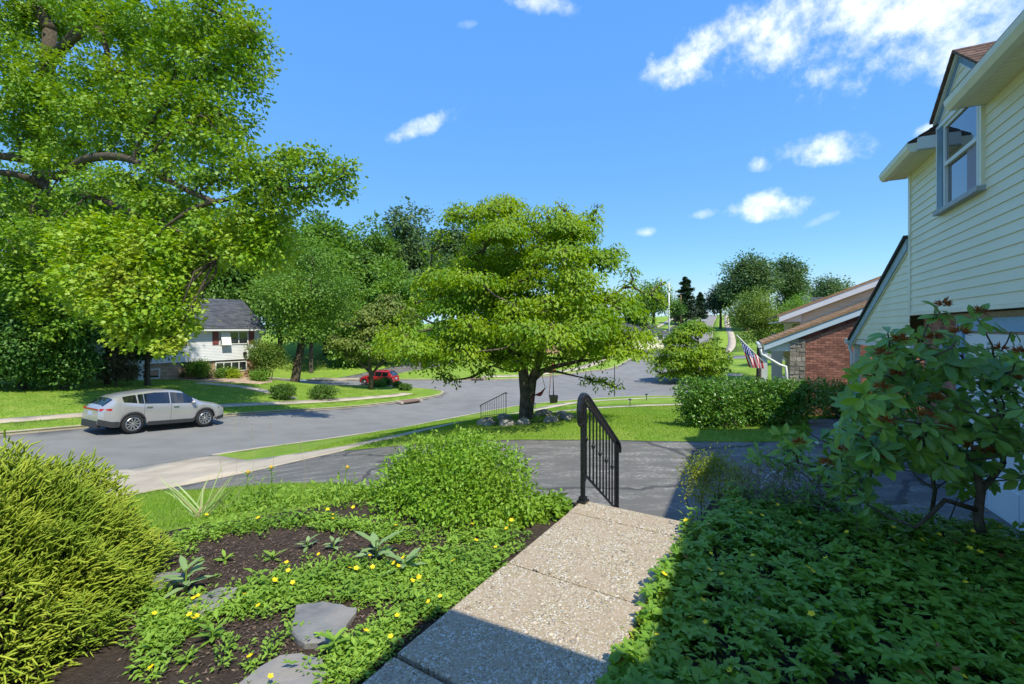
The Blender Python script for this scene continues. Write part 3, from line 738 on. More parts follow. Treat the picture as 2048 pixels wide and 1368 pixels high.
    rake('rake_bead', M_creamtrim, .0, .03, -.245, -.212)
    rake('roof_edge', M_blackroof, -5.0, .09, -.018, .05, root)
    mb = MB(); fbox(mb, fr, NW - .16, NW - .004, UC + .05, u1, 1.17, 1.29); B(mb, 'beam', M_white)
    mb = MB(); fbox(mb, fr, NW + .005, NW + .11, u1 - .05, u1 + .30, 1.16, 1.30); B(mb, 'gutter_end', M_gutter)
    pz = hz(*fr(NW - .08, u1 - .17, 0)[:2])
    mb = MB(); fbox(mb, fr, NW - .16, NW - .03, u1 - .25, u1 - .11, pz - .1, 1.165); fbox(mb, fr, NW - .18, NW - .01, u1 - .27, u1 - .09, pz - .1, pz + .12)
    B(mb, 'porch_post', M_gutter)
    mb = MB(); mb.tube([fr(NW + .05, u1 + .06, 1.17), fr(NW + .03, u1 + .02, 1.02), fr(NW - .0, u1 - .06, .9), fr(NW - .0, u1 - .06, pz)], .035, 7); B(mb, 'downspout', M_gutter, None or root, True)
    # lower storey: brick with garage door
    mb = MB(); a = fr(NW - .15, -2, -.9); bw = MB()
    fbox(bw, fr, -9, NW - .165, -3, UC - .1, -1.2, ZB - .06); B(bw, 'lower_wall', M_mortar)
    tile_quad(mb, fr(NW - .165, 8.75, -.9), fr(NW - .165, UC - .1, -.9) - fr(NW - .165, 8.75, -.9), (0, 0, 2.68), .21, .075, np.append(N2, 0), .012, .011, None, 0, .3)
    o = B(mb, 'bricks', M_brick); tag(o, kind='stuff')
    mb = MB(); fbox(mb, fr, NW - .17, NW - .12, 8.55, 8.74, -.9, 1.55); fbox(mb, fr, NW - .17, NW - .12, 5.4, 8.74, 1.552, 1.72)
    gd = B(mb, 'garage_door', pm('garage_blue', (.22, .42, .62), (.18, .36, .55), 3, .5))
    for r in range(4):
        for c in range(4):
            ua = 5.5 + c * .76; za = -.74 + r * .565
            mb = MB(); fbox(mb, fr, NW - .164, NW - .15, ua, ua + .757, za, za + .562); fbox(mb, fr, NW - .151, NW - .138, ua + .09, ua + .66, za + .09, za + .47)
            B(mb, 'door_panel', M_garage, gd)
    mb = MB(); fbox(mb, fr, NW - .15, NW - .05, 8.95, 9.15, 1.15, 1.5); B(mb, 'wall_lamp', M_trimblue)
    # porch canopy over the front walk (its shadow reaches the walk)
    mb = MB(); fbox(mb, fr, NW, -.14, -.3, 1.02, 2.62, 2.85); B(mb, 'entry_canopy', M_white)
own_house()

# ------------------------------------------------------------------ brick neighbour
def brick_house():
    o0 = np.array([8.86, 14.5]); ux = np.array([.889, -.457]); un = np.array([-.457, -.889])     # along the gable, towards us
    fr = lambda n, u, z: np.append(o0 + ux * u + un * n, z)
    zg = -1.6; sl = .44; ze = 1.03; ue = -.80; zr = lambda u: ze + (u - ue) * sl; UR = 6.5
    root = empty('brick_house', fr(0, 2, zg)); org = np.array(root.location)
    tag(root, 'red brick house with brown shingle roof behind the hedge', 'house')
    def B(mb, nm, m, par=root, sm=False): return mb.build(nm, m, par, sm, org)
    mb = MB(); mb.poly([fr(0, 0, zg), fr(0, UR, zg), fr(0, UR, zr(UR) - .1), fr(0, 0, zr(0) - .12)]); fbox(mb, fr, -12, -.002, 0, UR, zg, zr(0) - .12); w = B(mb, 'wall', M_mortar)
    def clip(x0, x1, y0, y1):
        lim = ((zg + y1) - ze + .1) / sl + ue - .42
        return (max(x0, lim), x1)
    mb = MB(); tile_quad(mb, fr(0, .42, zg), fr(0, UR, zg) - fr(0, .42, zg), (0, 0, 5.2), .205, .0737, np.append(un, 0), .012, .011, clip, 0, .35)
    tag(B(mb, 'bricks', M_brick, w), kind='stuff')
    mb = MB()
    for k in range(2): # roof rake's cast shadow, laid in as a band of darker bricks
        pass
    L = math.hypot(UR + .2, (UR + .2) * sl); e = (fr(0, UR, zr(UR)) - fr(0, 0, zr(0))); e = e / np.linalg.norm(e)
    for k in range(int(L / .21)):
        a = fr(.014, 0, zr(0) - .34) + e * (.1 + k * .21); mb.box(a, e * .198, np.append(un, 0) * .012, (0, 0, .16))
    tag(B(mb, 'rake_shadow_bricks', M_brickshade, w), kind='stuff')
    mb = MB(); z = zg
    while z < zr(0) - .25:
        h = random.uniform(.09, .17); u = 0.0
        while u < .40:
            ww = min(random.uniform(.12, .3), .42 - u); fbox(mb, fr, 0, .03 + random.uniform(0, .035), u, u + ww - .012, z, z + h - .012); u += ww
        z += h
    tag(B(mb, 'corner_stones', M_stone, w), kind='stuff')
    # lower roof: shingles, blue-white rake board, soffit
    def roofslab(nm, n0, n1, ua, ub, zf, thick=.06):
        mb = MB(); a = fr(n0, ua, zf(ua)); b = fr(n0, ub, zf(ub)); mb.box(a, b - a, fr(n1, ua, 0) - fr(n0, ua, 0), (0, 0, thick))
        tile_quad(mb, fr(n1, ua, zf(ua) + thick), fr(n0, ua, 0) - fr(n1, ua, 0), b - a, .33, .15, np.array([0, 0, 1.]), .012, .008, None, .01)
        return mb
    r = B(roofslab('roof', .18, -3.2, ue, UR, zr), 'lower_roof', M_shbrown)
    def board(nm, m, n0, n1, ua, ub, zf, t0, t1, par):
        mb = MB(); a = fr(n0, ua, zf(ua) + t0); b = fr(n0, ub, zf(ub) + t0); mb.box(a, b - a, fr(n1, 0, 0) - fr(n0, 0, 0), (0, 0, t1 - t0)); return B(mb, nm, m, par)
    board('rake_board', pm('rake_bluewhite', (.50, .60, .66), (.45, .55, .62), 3, .5), .02, .15, ue + .06, UR, zr, -.2, -.004, r)
    mb = MB(); mb.poly([fr(.01, ue + .06, ze - .17), fr(.01, .0, ze - .17), fr(.01, .0, zr(0) - .19)]); fbox(mb, fr, -3, .0, ue + .04, 0, ze - .19, ze - .15); B(mb, 'soffit', M_white, r)
    mb = MB(); fbox(mb, fr, -3, .17, ue - .10, ue + .02, ze - .09, ze + .03); B(mb, 'gutter', M_gutter, r)
    mb = MB(); mb.tube([fr(.1, ue - .03, ze - .1), fr(.1, ue, ze - .3), fr(.07, -.30, ze - .62), fr(.07, -.12, ze - .68), fr(.07, -.10, ze - .9), fr(.07, -.10, zg)], .045, 7); B(mb, 'downspout', M_gutter, root, True)
    mb = MB(); fbox(mb, fr, -.12, .08, ue + .0, ue + .17, zg - .2, ze - .19); B(mb, 'porch_column', M_gutter)
    mb = MB(); fbox(mb, fr, -2.6, -1.0, -.04, -.005, zg + .5, .55); wn = B(mb, 'window', M_white)
    mb = MB(); fbox(mb, fr, -2.5, -1.1, -.06, -.042, zg + .6, .48); B(mb, 'pane', M_darkglass, wn)
    # upper storey set back behind the lower roof
    nb = -3.0; ub0 = .55; z2 = 2.0; zr2 = lambda u: z2 + (u - (ub0 - .75)) * .42
    mb = MB(); mb.poly([fr(nb, ub0, .5), fr(nb, UR, .5), fr(nb, UR, zr2(UR) - .1), fr(nb, ub0, zr2(ub0) - .1)]); fbox(mb, fr, -11, nb - .003, ub0, UR, .5, zr2(ub0) - .1); up = B(mb, 'upper_wall', M_beige)
    z = .6
    while z < zr2(UR) - .3:
        us = max(ub0, (z + .16 - z2 + .12) / .42 + ub0 - .75)
        if us < UR - .1:
            mb = MB(); siding(mb, fr, nb + .001, (us, us), (UR, UR), z, z + .16, .02); B(mb, 'siding_board', M_beige, up)
        z += .16
    r2 = B(roofslab('roof', nb + .3, -12, ub0 - .75, UR, zr2), 'upper_roof', M_shbrown)
    board('rake_board', pm('rake_white', (.62, .64, .68), (.56, .58, .62), 3, .5), nb + .1, nb + .28, ub0 - .70, UR, zr2, -.22, -.004, r2)
    mb = MB(); fbox(mb, fr, -11, nb, ub0 - .72, ub0, z2 - .2, z2 - .16); mb.poly([fr(nb + .09, ub0 - .7, z2 - .18), fr(nb + .09, ub0 + .02, z2 - .18), fr(nb + .09, ub0 + .02, zr2(ub0) - .2)]); B(mb, 'soffit', M_white, r2)
    for k in range(3):
        mb = MB(); n1 = nb - .35 - k * .85; fbox(mb, fr, n1 - .7, n1, ub0 - .03, ub0 + .0, .95, 1.78); wn = B(mb, 'window', M_beige, root)
        mb = MB(); fbox(mb, fr, n1 - .63, n1 - .07, ub0 - .045, ub0 - .032, 1.0, 1.73); B(mb, 'pane', M_darkglass, wn)
brick_house()

# ------------------------------------------------------------------ white house across the street
def white_house():
    u2 = np.array([.616, .788]); n2 = np.array([.788, -.616]); o0 = np.array([-22.2, 40.0])
    fr = lambda n, u, z: np.append(o0 + u2 * u + n2 * n, z)
    LN = -13.0; DP = -9.0; ZE, ZS, ZG = 1.42, -1.1, -3.0
    root = empty('white_house', fr(0, -5, -2.6)); org = np.array(root.location)
    tag(root, 'white sided split-level house with grey roof and red shutters across the street', 'house')
    def B(mb, nm, m, par=root, sm=False): return mb.build(nm, m, par, sm, org)
    mb = MB(); fbox(mb, fr, DP, -.15, LN, 0, ZG, ZE); w = B(mb, 'wall', M_wsiding)
    for i in range(20):
        h = (ZE - ZS) / 20; z = ZS + i * h
        mb = MB(); siding(mb, fr, 0, (LN, LN), (0, 0), z, z + h, .02); B(mb, 'siding_board', M_wsiding, w)
    mb = MB(); fbox(mb, fr, -.15, -.001, LN, 0, ZS, ZE); B(mb, 'upper_wall', M_wsiding, w)
    mb = MB(); tile_quad(mb, fr(-.15, LN, ZG), fr(-.15, 0, ZG) - fr(-.15, LN, ZG), (0, 0, ZS - ZG), .22, .08, np.append(n2, 0), .012, .011, None, 0, .3); tag(B(mb, 'bricks', M_bricktan, w), kind='stuff')
    mb = MB(); fbox(mb, fr, -.02, .03, -.1, .02, ZS, ZE); B(mb, 'corner_board', M_white)
    zr = 4.1; ov = .55
    rf = None
    for s, (na, nz) in enumerate(((ov, DP / 2), (DP - ov, DP / 2))):
        mb = MB(); a = fr(na, LN - .3, ZE + .02); b = fr(na, .35, ZE + .02); c = fr(nz, LN - .3, zr) - a; mb.box(a, b - a, c, (0, 0, .1))
        if s == 0: tile_quad(mb, a + np.array([0, 0, .1]), b - a, c, .45, .2, np.array([0, 0, 1.]), .012, .01, None, .012)
        r = B(mb, 'roof', M_shgrey)
        if s == 0: rf = r
    mb = MB(); mb.poly([fr(DP, 0, ZE), fr(0, 0, ZE), fr(DP / 2, 0, zr - .05)]); B(mb, 'gable', M_wsiding)
    mb = MB(); fbox(mb, fr, ov - .06, ov + .05, LN - .3, .37, ZE - .1, ZE + .03); B(mb, 'gutter', M_white, rf)
    mb = MB(); fbox(mb, fr, 0, ov - .06, LN - .3, .33, ZE - .06, ZE - .02); B(mb, 'soffit', M_white, rf)
    mb = MB(); mb.tube([fr(ov, .3, ZE - .08), fr(.12, .06, ZE - .65), fr(.1, .06, ZG)], .05, 6); B(mb, 'downspout', M_white, root, True)
    def win(ua, ub, za, zb, n, panes, openp=None):
        mb = MB(); fbox(mb, fr, n, n + .05, ua, ub, za, zb); W = B(mb, 'window', M_white); k = (ub - ua - .08) / panes
        for i in range(panes):
            mb = MB(); fbox(mb, fr, n + .052, n + .06, ua + .08 + i * k, ua + i * k + k, za + .09, zb - .09); B(mb, 'pane', M_darkglass, W)
        if openp is not None:
            i = openp; a = ua + .06 + i * k; mb = MB(); c = fr(n + .07, a, zb - .05)
            mb.box(c, fr(n + .07, a + k, zb - .05) - c, fr(n + .42, a, za - .05) - c, np.append(n2 * .03, .02)); B(mb, 'open_sash', M_white, W)
    def shut(ua, ub):
        mb = MB(); fbox(mb, fr, .02, .055, ua, ub, .18, 1.28)
        for i in range(9): fbox(mb, fr, .055, .066, ua + .05, ub - .05, .24 + i * .11, .31 + i * .11)
        B(mb, 'shutter', M_shutter)
    win(-3.15, -.95, .18, 1.28, .02, 3, 0); shut(-3.65, -3.2); shut(-.9, -.45)
    win(-8.0, -5.9, .18, 1.28, .02, 3, 2); shut(-5.85, -5.4); shut(-8.5, -8.05)
    win(-3.4, -1.0, -2.1, -1.25, -.14, 4); win(-8.6, -7.1, -2.25, -1.5, -.14, 2)
    mb = MB(); fbox(mb, fr, .25, .55, -8.55, -8.28, -2.7, ZE - .12); B(mb, 'porch_post', M_white)
    mb = MB(); fbox(mb, fr, .0, .05, -10.9, -9.9, -2.6, -.55); dr = B(mb, 'door', M_white)
    mb = MB(); fbox(mb, fr, .052, .06, -10.75, -10.05, -2.3, -.7); B(mb, 'pane', M_darkglass, dr)
    mb = MB(); fbox(mb, fr, .0, .22, -1.35, -1.1, -.75, -.5); mb.tube([fr(.12, -1.22, -.5), fr(.12, -1.22, -.35), fr(.0, -1.22, -.25)], .015, 5); B(mb, 'wall_lamp', M_black)
white_house()

# ------------------------------------------------------------------ far houses glimpsed between trees
def ranch(name, label, c, ang, L, D, hw, hr, wallm, roofm, chim=None):
    ca, sa = math.cos(ang), math.sin(ang); u2 = np.array([ca, sa]); n2 = np.array([sa, -ca]); c = np.array(c, float)
    zb = hz(*c); fr = lambda n, u, z: np.append(c + u2 * u + n2 * n, zb + z)
    root = empty(name, (c[0], c[1], zb)); org = np.array(root.location); tag(root, label, 'house')
    def B(mb, nm, m, par=root): return mb.build(nm, m, par, False, org)
    mb = MB(); fbox(mb, fr, -D / 2, D / 2, -L / 2, L / 2, -.8, hw)
    for s in (-1, 1): mb.poly([fr(-D / 2, s * L / 2, hw), fr(D / 2, s * L / 2, hw), fr(0, s * L / 2, hw + hr)])
    B(mb, 'wall', wallm); rf = None
    for s in (-1, 1):
        mb = MB(); a = fr(s * (D / 2 + .5), -L / 2 - .4, hw - .12); b = fr(s * (D / 2 + .5), L / 2 + .4, hw - .12); e = fr(0, -L / 2 - .4, hw + hr) - a
        mb.box(a, b - a, e, (0, 0, .14))
        if s == 1: tile_quad(mb, a + np.array([0, 0, .14]), b - a, e, .9, .35, np.array([0, 0, 1.]), .02, .015, None, .02)
        rf = B(mb, 'roof', roofm)
    for k in range(3):
        ua = -L / 2 + L * (k + .35) / 3; mb = MB(); fbox(mb, fr, D / 2, D / 2 + .05, ua, ua + 1.6, 1.0, 2.1); W = B(mb, 'window', M_white)
        mb = MB(); fbox(mb, fr, D / 2 + .052, D / 2 + .07, ua + .1, ua + 1.5, 1.1, 2.0); B(mb, 'pane', M_darkglass, W)
    if chim is not None:
        mb = MB(); fbox(mb, fr, -.5, .5, chim, chim + 1.0, hw + hr - .8, hw + hr + 1.1); B(mb, 'chimney', M_brick, rf)
    return root
ranch('ranch_house', 'low house with brown roof seen through the dogwood branches', (7.5, 75), R(2), 17, 8, 2.6, 1.7, M_bricktan, M_shbrown)
ranch('ranch_house', 'house with brick chimney on the rise behind the dogwood', (12, 118), R(-4), 16, 9, 3.2, 2.0, M_beige, M_shdark, 3.4)
ranch('ranch_house', 'small grey roofed house with cream gable left of the hill road', (22.5, 84), R(35), 8, 7, 2.4, 1.7, M_cream, M_shgrey)
ranch('ranch_house', 'grey roofed house rising behind the brick neighbour', (50, 64), R(-25), 15, 9, 5.2, 2.2, M_beige, M_shgrey)
ranch('ranch_house', 'tiny pale house at the crest of the hill road', (74, 190), R(-10), 14, 8, 3.2, 2.0, M_wsiding, M_shgrey)

# ------------------------------------------------------------------ trees
def px_tree(name, label, px, d, top, bot, hw, leaf, n, mat, k=14, base_py=None, cx=None, bark=M_bark, tr=.28, group=None, dz=None, flat=.75, br=(.36, .52), sig=.5, depth=.9, aspect=.65, shape='diamond', fork=None, cat='tree'):
    """tree standing on the terrain at distance d; crown spans image rows top..bot and half-width hw at that distance"""
    b = P(px, 700, d); bz = hz(b[0], b[1]) if dz is None else dz
    cx = px if cx is None else cx
    zt, zb = P(cx, top, d)[2], P(cx, bot, d)[2]; rx = hw / FPX * d
    c = np.array([(cx - 1024) / FPX * d, d, (zt + zb) / 2]); rad = np.array([rx, rx * depth, (zt - zb) / 2])
    blobs = blob_cloud(c, rad * .86, k, br, flat)
    blobs.append((c + np.array([rng.uniform(-.2, .2) * rx, 0, rad[2] * .72]), np.array([rx * .4, rx * .4, rad[2] * .28])))
    fh = (max(zb - bz, .3) + .25 * (zt - zb)) if fork is None else fork
    return tree(name, label, (b[0], b[1], bz), tr, fh, blobs, leaf, n, mat, bark, ((c[0] - b[0]) * .5, 0), group, sig, aspect, 1, shape, cat=cat)

GW = 'woodland trees beyond the side street'
wood = [(560, 58, 432, 735, 85, M_leaf_wood2, 'tall light green tree in the woods right of the big limb tips'),
        (650, 66, 420, 720, 75, M_leaf_wood2, 'rounded tree in the woods above the red car, left one'),
        (735, 72, 428, 700, 70, M_leaf_wood, 'woodland tree with its top just left of the dark one'),
        (822, 80, 406, 690, 78, M_leaf_far, 'tallest dark woodland tree left of the dogwood'),
        (775, 62, 520, 715, 80, M_leaf_wood2, 'lower bright tree in front of the dark woodland tree'),
        (700, 60, 560, 730, 75, M_leaf_wood2, 'bushy bright tree at the woods edge over the far lawn'),
        (905, 88, 432, 680, 60, M_leaf_far, 'woodland tree half hidden behind the dogwood, left'),
        (968, 92, 418, 670, 55, M_leaf_far, 'woodland tree peeping over the dogwood top'),
        (468, 54, 400, 700, 100, M_leaf_wood, 'dense tree right behind the white house'),
        (350, 52, 350, 690, 115, M_leaf_wood, 'dense tree left behind the white house'),
        (215, 50, 330, 680, 120, M_leaf_wood, 'large shaded tree behind the leaning limbs'),
        (70, 46, 300, 690, 125, M_leaf_wood, 'large shaded tree at the far left edge'),
        (640, 90, 425, 690, 70, M_leaf_far, 'hazy tall tree deep in the woods')]
for px, d, top, bot, hw, mat, lab in wood:
    px_tree('woodland_tree', lab, px, d, top, bot, hw, .0075 * d, 21000, mat, 22, group=GW, sig=.0075 * d, tr=.3, br=(.42, .6))
px_tree('shade_tree', 'street tree with leaning dark trunk right of the white house', 590, 41.5, 478, 690, 118, .22, 17000, M_leaf_wood2, 18, cx=622, tr=.36, bark=M_bark, sig=.45, fork=4.2)
px_tree('pale_trunk_tree', 'slim tree with pale trunk at the edge of the woods', 622, 55, 560, 700, 55, .24, 6000, M_leaf_dark, 8, tr=.24, bark=M_barkgrey, fork=4.5)
# shaded understory left, behind the parked car
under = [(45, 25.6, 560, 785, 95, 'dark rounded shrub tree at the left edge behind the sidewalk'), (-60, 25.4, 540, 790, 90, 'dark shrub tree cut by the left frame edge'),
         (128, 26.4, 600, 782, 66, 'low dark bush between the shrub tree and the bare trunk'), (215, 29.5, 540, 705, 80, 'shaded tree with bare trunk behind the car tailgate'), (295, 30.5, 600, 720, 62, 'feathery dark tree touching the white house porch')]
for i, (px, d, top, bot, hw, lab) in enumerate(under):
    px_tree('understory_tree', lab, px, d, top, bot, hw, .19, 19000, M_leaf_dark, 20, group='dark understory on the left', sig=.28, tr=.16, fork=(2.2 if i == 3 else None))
px_tree('brown_shrub', 'brownish airy shrub beside the white house porch', 232, 29, 690, 768, 42, .12, 5000, leafmat('leaf_brownish', (.07, .075, .03), (.12, .11, .05), None, .15), 9, sig=.25, tr=.06, cat='shrub')

# far right trees
px_tree('oak_tree', 'huge dark oak on the hill, left of the pair', 1492, 108, 512, 625, 62, .55, 13000, M_leaf_far, 15, sig=.9, tr=.6)
px_tree('oak_tree', 'dark rounded oak on the hill, right of the pair', 1573, 112, 518, 625, 42, .55, 10000, M_leaf_far, 12, sig=.9, tr=.5)
px_tree('cedar_tree', 'dark narrow tree beside the hill road crest', 1441, 116, 574, 632, 24, .5, 5000, M_leaf_conifer, 10, sig=.8, tr=.3)
px_tree('hill_tree', 'small open tree above the brick house roof', 1652, 120, 556, 622, 46, .5, 6000, M_leaf_far, 12, sig=.8, tr=.3)
px_tree('hill_tree', 'mid green tree behind the utility pole', 1308, 92, 566, 640, 44, .4, 7000, M_leaf_wood, 12, sig=.7, tr=.3)
px_tree('hill_tree', 'round dark bush tree right of the utility pole', 1352, 112, 604, 640, 15, .4, 3000, M_leaf_dark, 7, sig=.6, tr=.2)
px_tree('hill_tree', 'low shrub tree left of the utility pole', 1268, 84, 608, 650, 30, .4, 4000, M_leaf_wood, 8, sig=.6, tr=.2)
px_tree('spreading_tree', 'wide spreading tree behind the flag', 1520, 44, 578, 690, 76, .17, 17000, leafmat('leaf_spread', (.14, .23, .03), (.21, .29, .04), (.10, .19, .03), .3), 22, sig=.3, tr=.3, flat=.45)
px_tree('spreading_tree', 'second spreading tree nearer the brick house roof', 1592, 52, 590, 690, 46, .19, 8000, M_leaf_wood2, 14, sig=.35, tr=.25, flat=.5)

def conifer(name, label, px, d, top, hw, mat=M_leaf_conifer, n=6000, leaf=.5, base_py=None, airy=1.0):
    b = P(px, 700, d); bz = hz(b[0], b[1]); zt = P(px, top, d)[2]; r = hw / FPX * d; root = empty(name, (b[0], b[1], bz)); tag(root, label, 'tree')
    org = np.array(root.location); h = zt - bz; mb = MB(); mb.tube([org - [0, 0, .3], org + [0, 0, h * .5], org + [0, 0, h * .98]], [h * .022, h * .014, .02], 7)
    pts = []; nb = 26
    for i in range(nb):
        t = .16 + .82 * i / nb; a = i * 2.4 + rng.uniform(0, .6); L = r * (1 - t) ** .7 * rng.uniform(.75, 1.25) * airy + .05 * h * .2
        s = org + np.array([0, 0, t * h]); e = s + np.array([math.cos(a) * L, math.sin(a) * L, -.12 * L + .1 * L * t]); mb.tube([s, (s + e) / 2 + [0, 0, .05 * L], e], [h * .008, h * .005, .01], 4)
        m = n // nb; q = rng.random(m) ** .7; w = rng.normal(size=(m, 3)) * np.array([.16, .16, .06]) * L; pts.append(s + (e - s) * q[:, None] + w)
    mb.build('trunk', M_bark, root, True, org); Pt = np.concatenate(pts)
    D = nrm((Pt - (org + [0, 0, h * .5])) * [1, 1, .1] + rng.normal(size=Pt.shape) * .5 * r); Nn = nrm(rng.normal(size=Pt.shape) * .4 + [0, 0, 1])
    leaf_obj('crown', [leaf_geo(Pt, D, Nn, leaf, leaf * .4)], mat, root, org); return root
conifer('pine_tree', 'tall dark pine at the top of the hill road', 1372, 132, 553, 22, leaf=.8, airy=1.1)
conifer('pine_tree', 'shorter dark pine right of the tall pine', 1401, 140, 585, 15, leaf=.7, n=4000)
conifer('pine_tree', 'bare brownish conifer left of the tall pine', 1357, 130, 600, 14, leaf=.6, n=2500)
conifer('spruce', 'small dark spruce in front of the white house', 378, 36.5, 708, 30, n=5000, leaf=.2)

# ------------------------------------------------------------------ dogwoods with layered foliage
def dogwood(name, label, base, d, outline, n, leaf, mat, trunk, stems, nplate, plate=(.55, 1.1), thick=.16, depthr=1.0, tufts_=None):
    """outline: list of (row, left, right) image extents of the crown at distance d; foliage in flat tiers"""
    root = empty(name, base); base = np.array(base, float); tag(root, label, 'tree'); mb = MB()
    rows = np.array([o[0] for o in outline], float); Ls = np.array([o[1] for o in outline], float); Rs = np.array([o[2] for o in outline], float)
    C, Rd = [], []
    w = (Rs - Ls) ** 1.3; cw = np.concatenate([[0], np.cumsum((w[1:] + w[:-1]) / 2 * np.diff(rows))]); cw /= cw[-1]
    for i in range(nplate):
        r = np.interp(rng.random(), cw, rows); l, q = np.interp(r, rows, Ls), np.interp(r, rows, Rs)
        hw = (q - l) / 2 / FPX * d; cx = ((l + q) / 2 - 1024) / FPX * d; a = rng.uniform(0, 2 * math.pi); pr = rng.uniform(*plate)
        rr = max(hw - pr * .75, .05) * (rng.uniform(.62, 1.0) if rng.random() < .72 else rng.uniform(0, .6))
        z = P(1024, r, d)[2]; C.append((cx + rr * math.cos(a), d + rr * math.sin(a) * depthr, z - .12 * rr * .3)); Rd.append((pr, pr * .9, thick * rng.uniform(.7, 1.4)))
    # edge plates so the outline is filled
    for r, l, q in outline:
        for e, s in ((l, 1), (q, -1)):
            pr = plate[0] * .8; C.append(((e - 1024) / FPX * d + s * pr * .8, d + rng.uniform(-.5, .5), P(0, r, d)[2])); Rd.append((pr, pr, thick))
    for px, py, pr in (tufts_ or []): C.append(P(px, py, d + rng.uniform(-.4, .4))); Rd.append((pr, pr, thick * .9))
    C = np.array(C); Rd = np.array(Rd)
    tops = []
    for s in stems:
        pts = [base + np.array(v) for v in s[0]]; mb.tube(pts, s[1], 9); tops += pts[1:]
    tops = np.array(tops); order = np.argsort(np.linalg.norm(C - tops.mean(0), axis=1)); nodes_ = list(tops)
    for i in order:
        N_ = np.array(nodes_); dd = np.linalg.norm((N_ - C[i]) * [1, 1, 1.4], axis=1) + np.where(N_[:, 2] > C[i][2] + .2, 1.5, 0)
        j = int(np.argmin(dd)); p = wiggle(N_[j], C[i] - [0, 0, Rd[i][2] * .6], 4, .07); r0 = .028 * d / 14 + .012
        mb.tube(p, [r0 * 1.3, r0, r0 * .7, r0 * .4], 5); nodes_ += [p[2], p[3]]
        for _ in range(3):
            a = rng.uniform(0, 6.28); mb.tube([p[3], C[i] + np.array([math.cos(a), math.sin(a), 0]) * Rd[i] * .8], [r0 * .35, r0 * .12], 3)
    mb.build('trunk', trunk, root, True, base)
    vol = Rd[:, 0] * Rd[:, 1]; bi = rng.choice(len(C), n, p=vol / vol.sum()); a = rng.uniform(0, 2 * math.pi, n); q = np.sqrt(rng.random(n))
    Pt = C[bi] + np.stack([np.cos(a) * q * Rd[bi, 0], np.sin(a) * q * Rd[bi, 1], rng.normal(size=n) * Rd[bi, 2] * .5 - q * q * Rd[bi, 2] * 1.2], 1)
    D = nrm(np.stack([np.cos(a), np.sin(a), np.full(n, -.75)], 1) + rng.normal(size=(n, 3)) * .45)
    Nn = nrm(np.stack([np.cos(a) * .5, np.sin(a) * .5, np.full(n, 1.0)], 1) + rng.normal(size=(n, 3)) * .3)
    Ln = leaf * rng.uniform(.7, 1.3, n)
    leaf_obj('crown', [leaf_geo(Pt, D, Nn, Ln, Ln * .55, .18, 'diamond', .12)], mat, root, base); return root

db = G(1052, 838); dd0 = db[1]
S = lambda px, py: P(px, py, dd0) - db
dogwood('dogwood', 'big layered dogwood on the lawn beyond the driveway', db, dd0,
        [(398, 1000, 1030), (415, 905, 1040), (432, 888, 1205), (470, 872, 1195), (500, 850, 1240), (530, 845, 1225), (560, 822, 1275), (600, 815, 1275), (625, 790, 1310), (650, 760, 1318), (675, 735, 1300), (695, 780, 1265), (712, 850, 1215)],
        84000, .105, M_leaf_dog, M_barkgrey,
        [([(0, 0, -.2), (0, 0, .1), tuple(S(1052, 790)), tuple(S(1046, 740)), tuple(S(1020, 690)), tuple(S(985, 600)), tuple(S(960, 520)), tuple(S(1005, 420))], [.30, .22, .18, .15, .11, .07, .05, .02]),
         ([(.05, .05, 0), (.08, .05, .3), tuple(S(1064, 760)), tuple(S(1078, 720)), tuple(S(1100, 640)), tuple(S(1125, 540)), tuple(S(1150, 450))], [.16, .15, .14, .11, .08, .05, .02]),
         ([tuple(S(1064, 760)), tuple(S(1085, 742)), tuple(S(1110, 733)), tuple(S(1160, 722)), tuple(S(1220, 715))], [.11, .085, .07, .05, .02]),
         ([tuple(S(1046, 740)), tuple(S(1000, 722)), tuple(S(930, 700)), tuple(S(850, 690))], [.1, .07, .05, .02])], 210, (.38, .85), .19, 1.0, [(1010, 390, .14), (1013, 403, .2), (1016, 418, .26), (905, 413, .16), (912, 430, .28), (1118, 402, .16), (1130, 414, .25), (1140, 430, .3), (1195, 409, .2), (1178, 424, .3), (1240, 505, .25), (1262, 535, .3), (1325, 562, .25), (1300, 580, .35), (1320, 600, .3), (890, 640, .4), (905, 752, .25), (885, 745, .3), (1210, 758, .3), (1235, 765, .2), (1180, 752, .3), (1290, 700, .3), (965, 735, .4)])
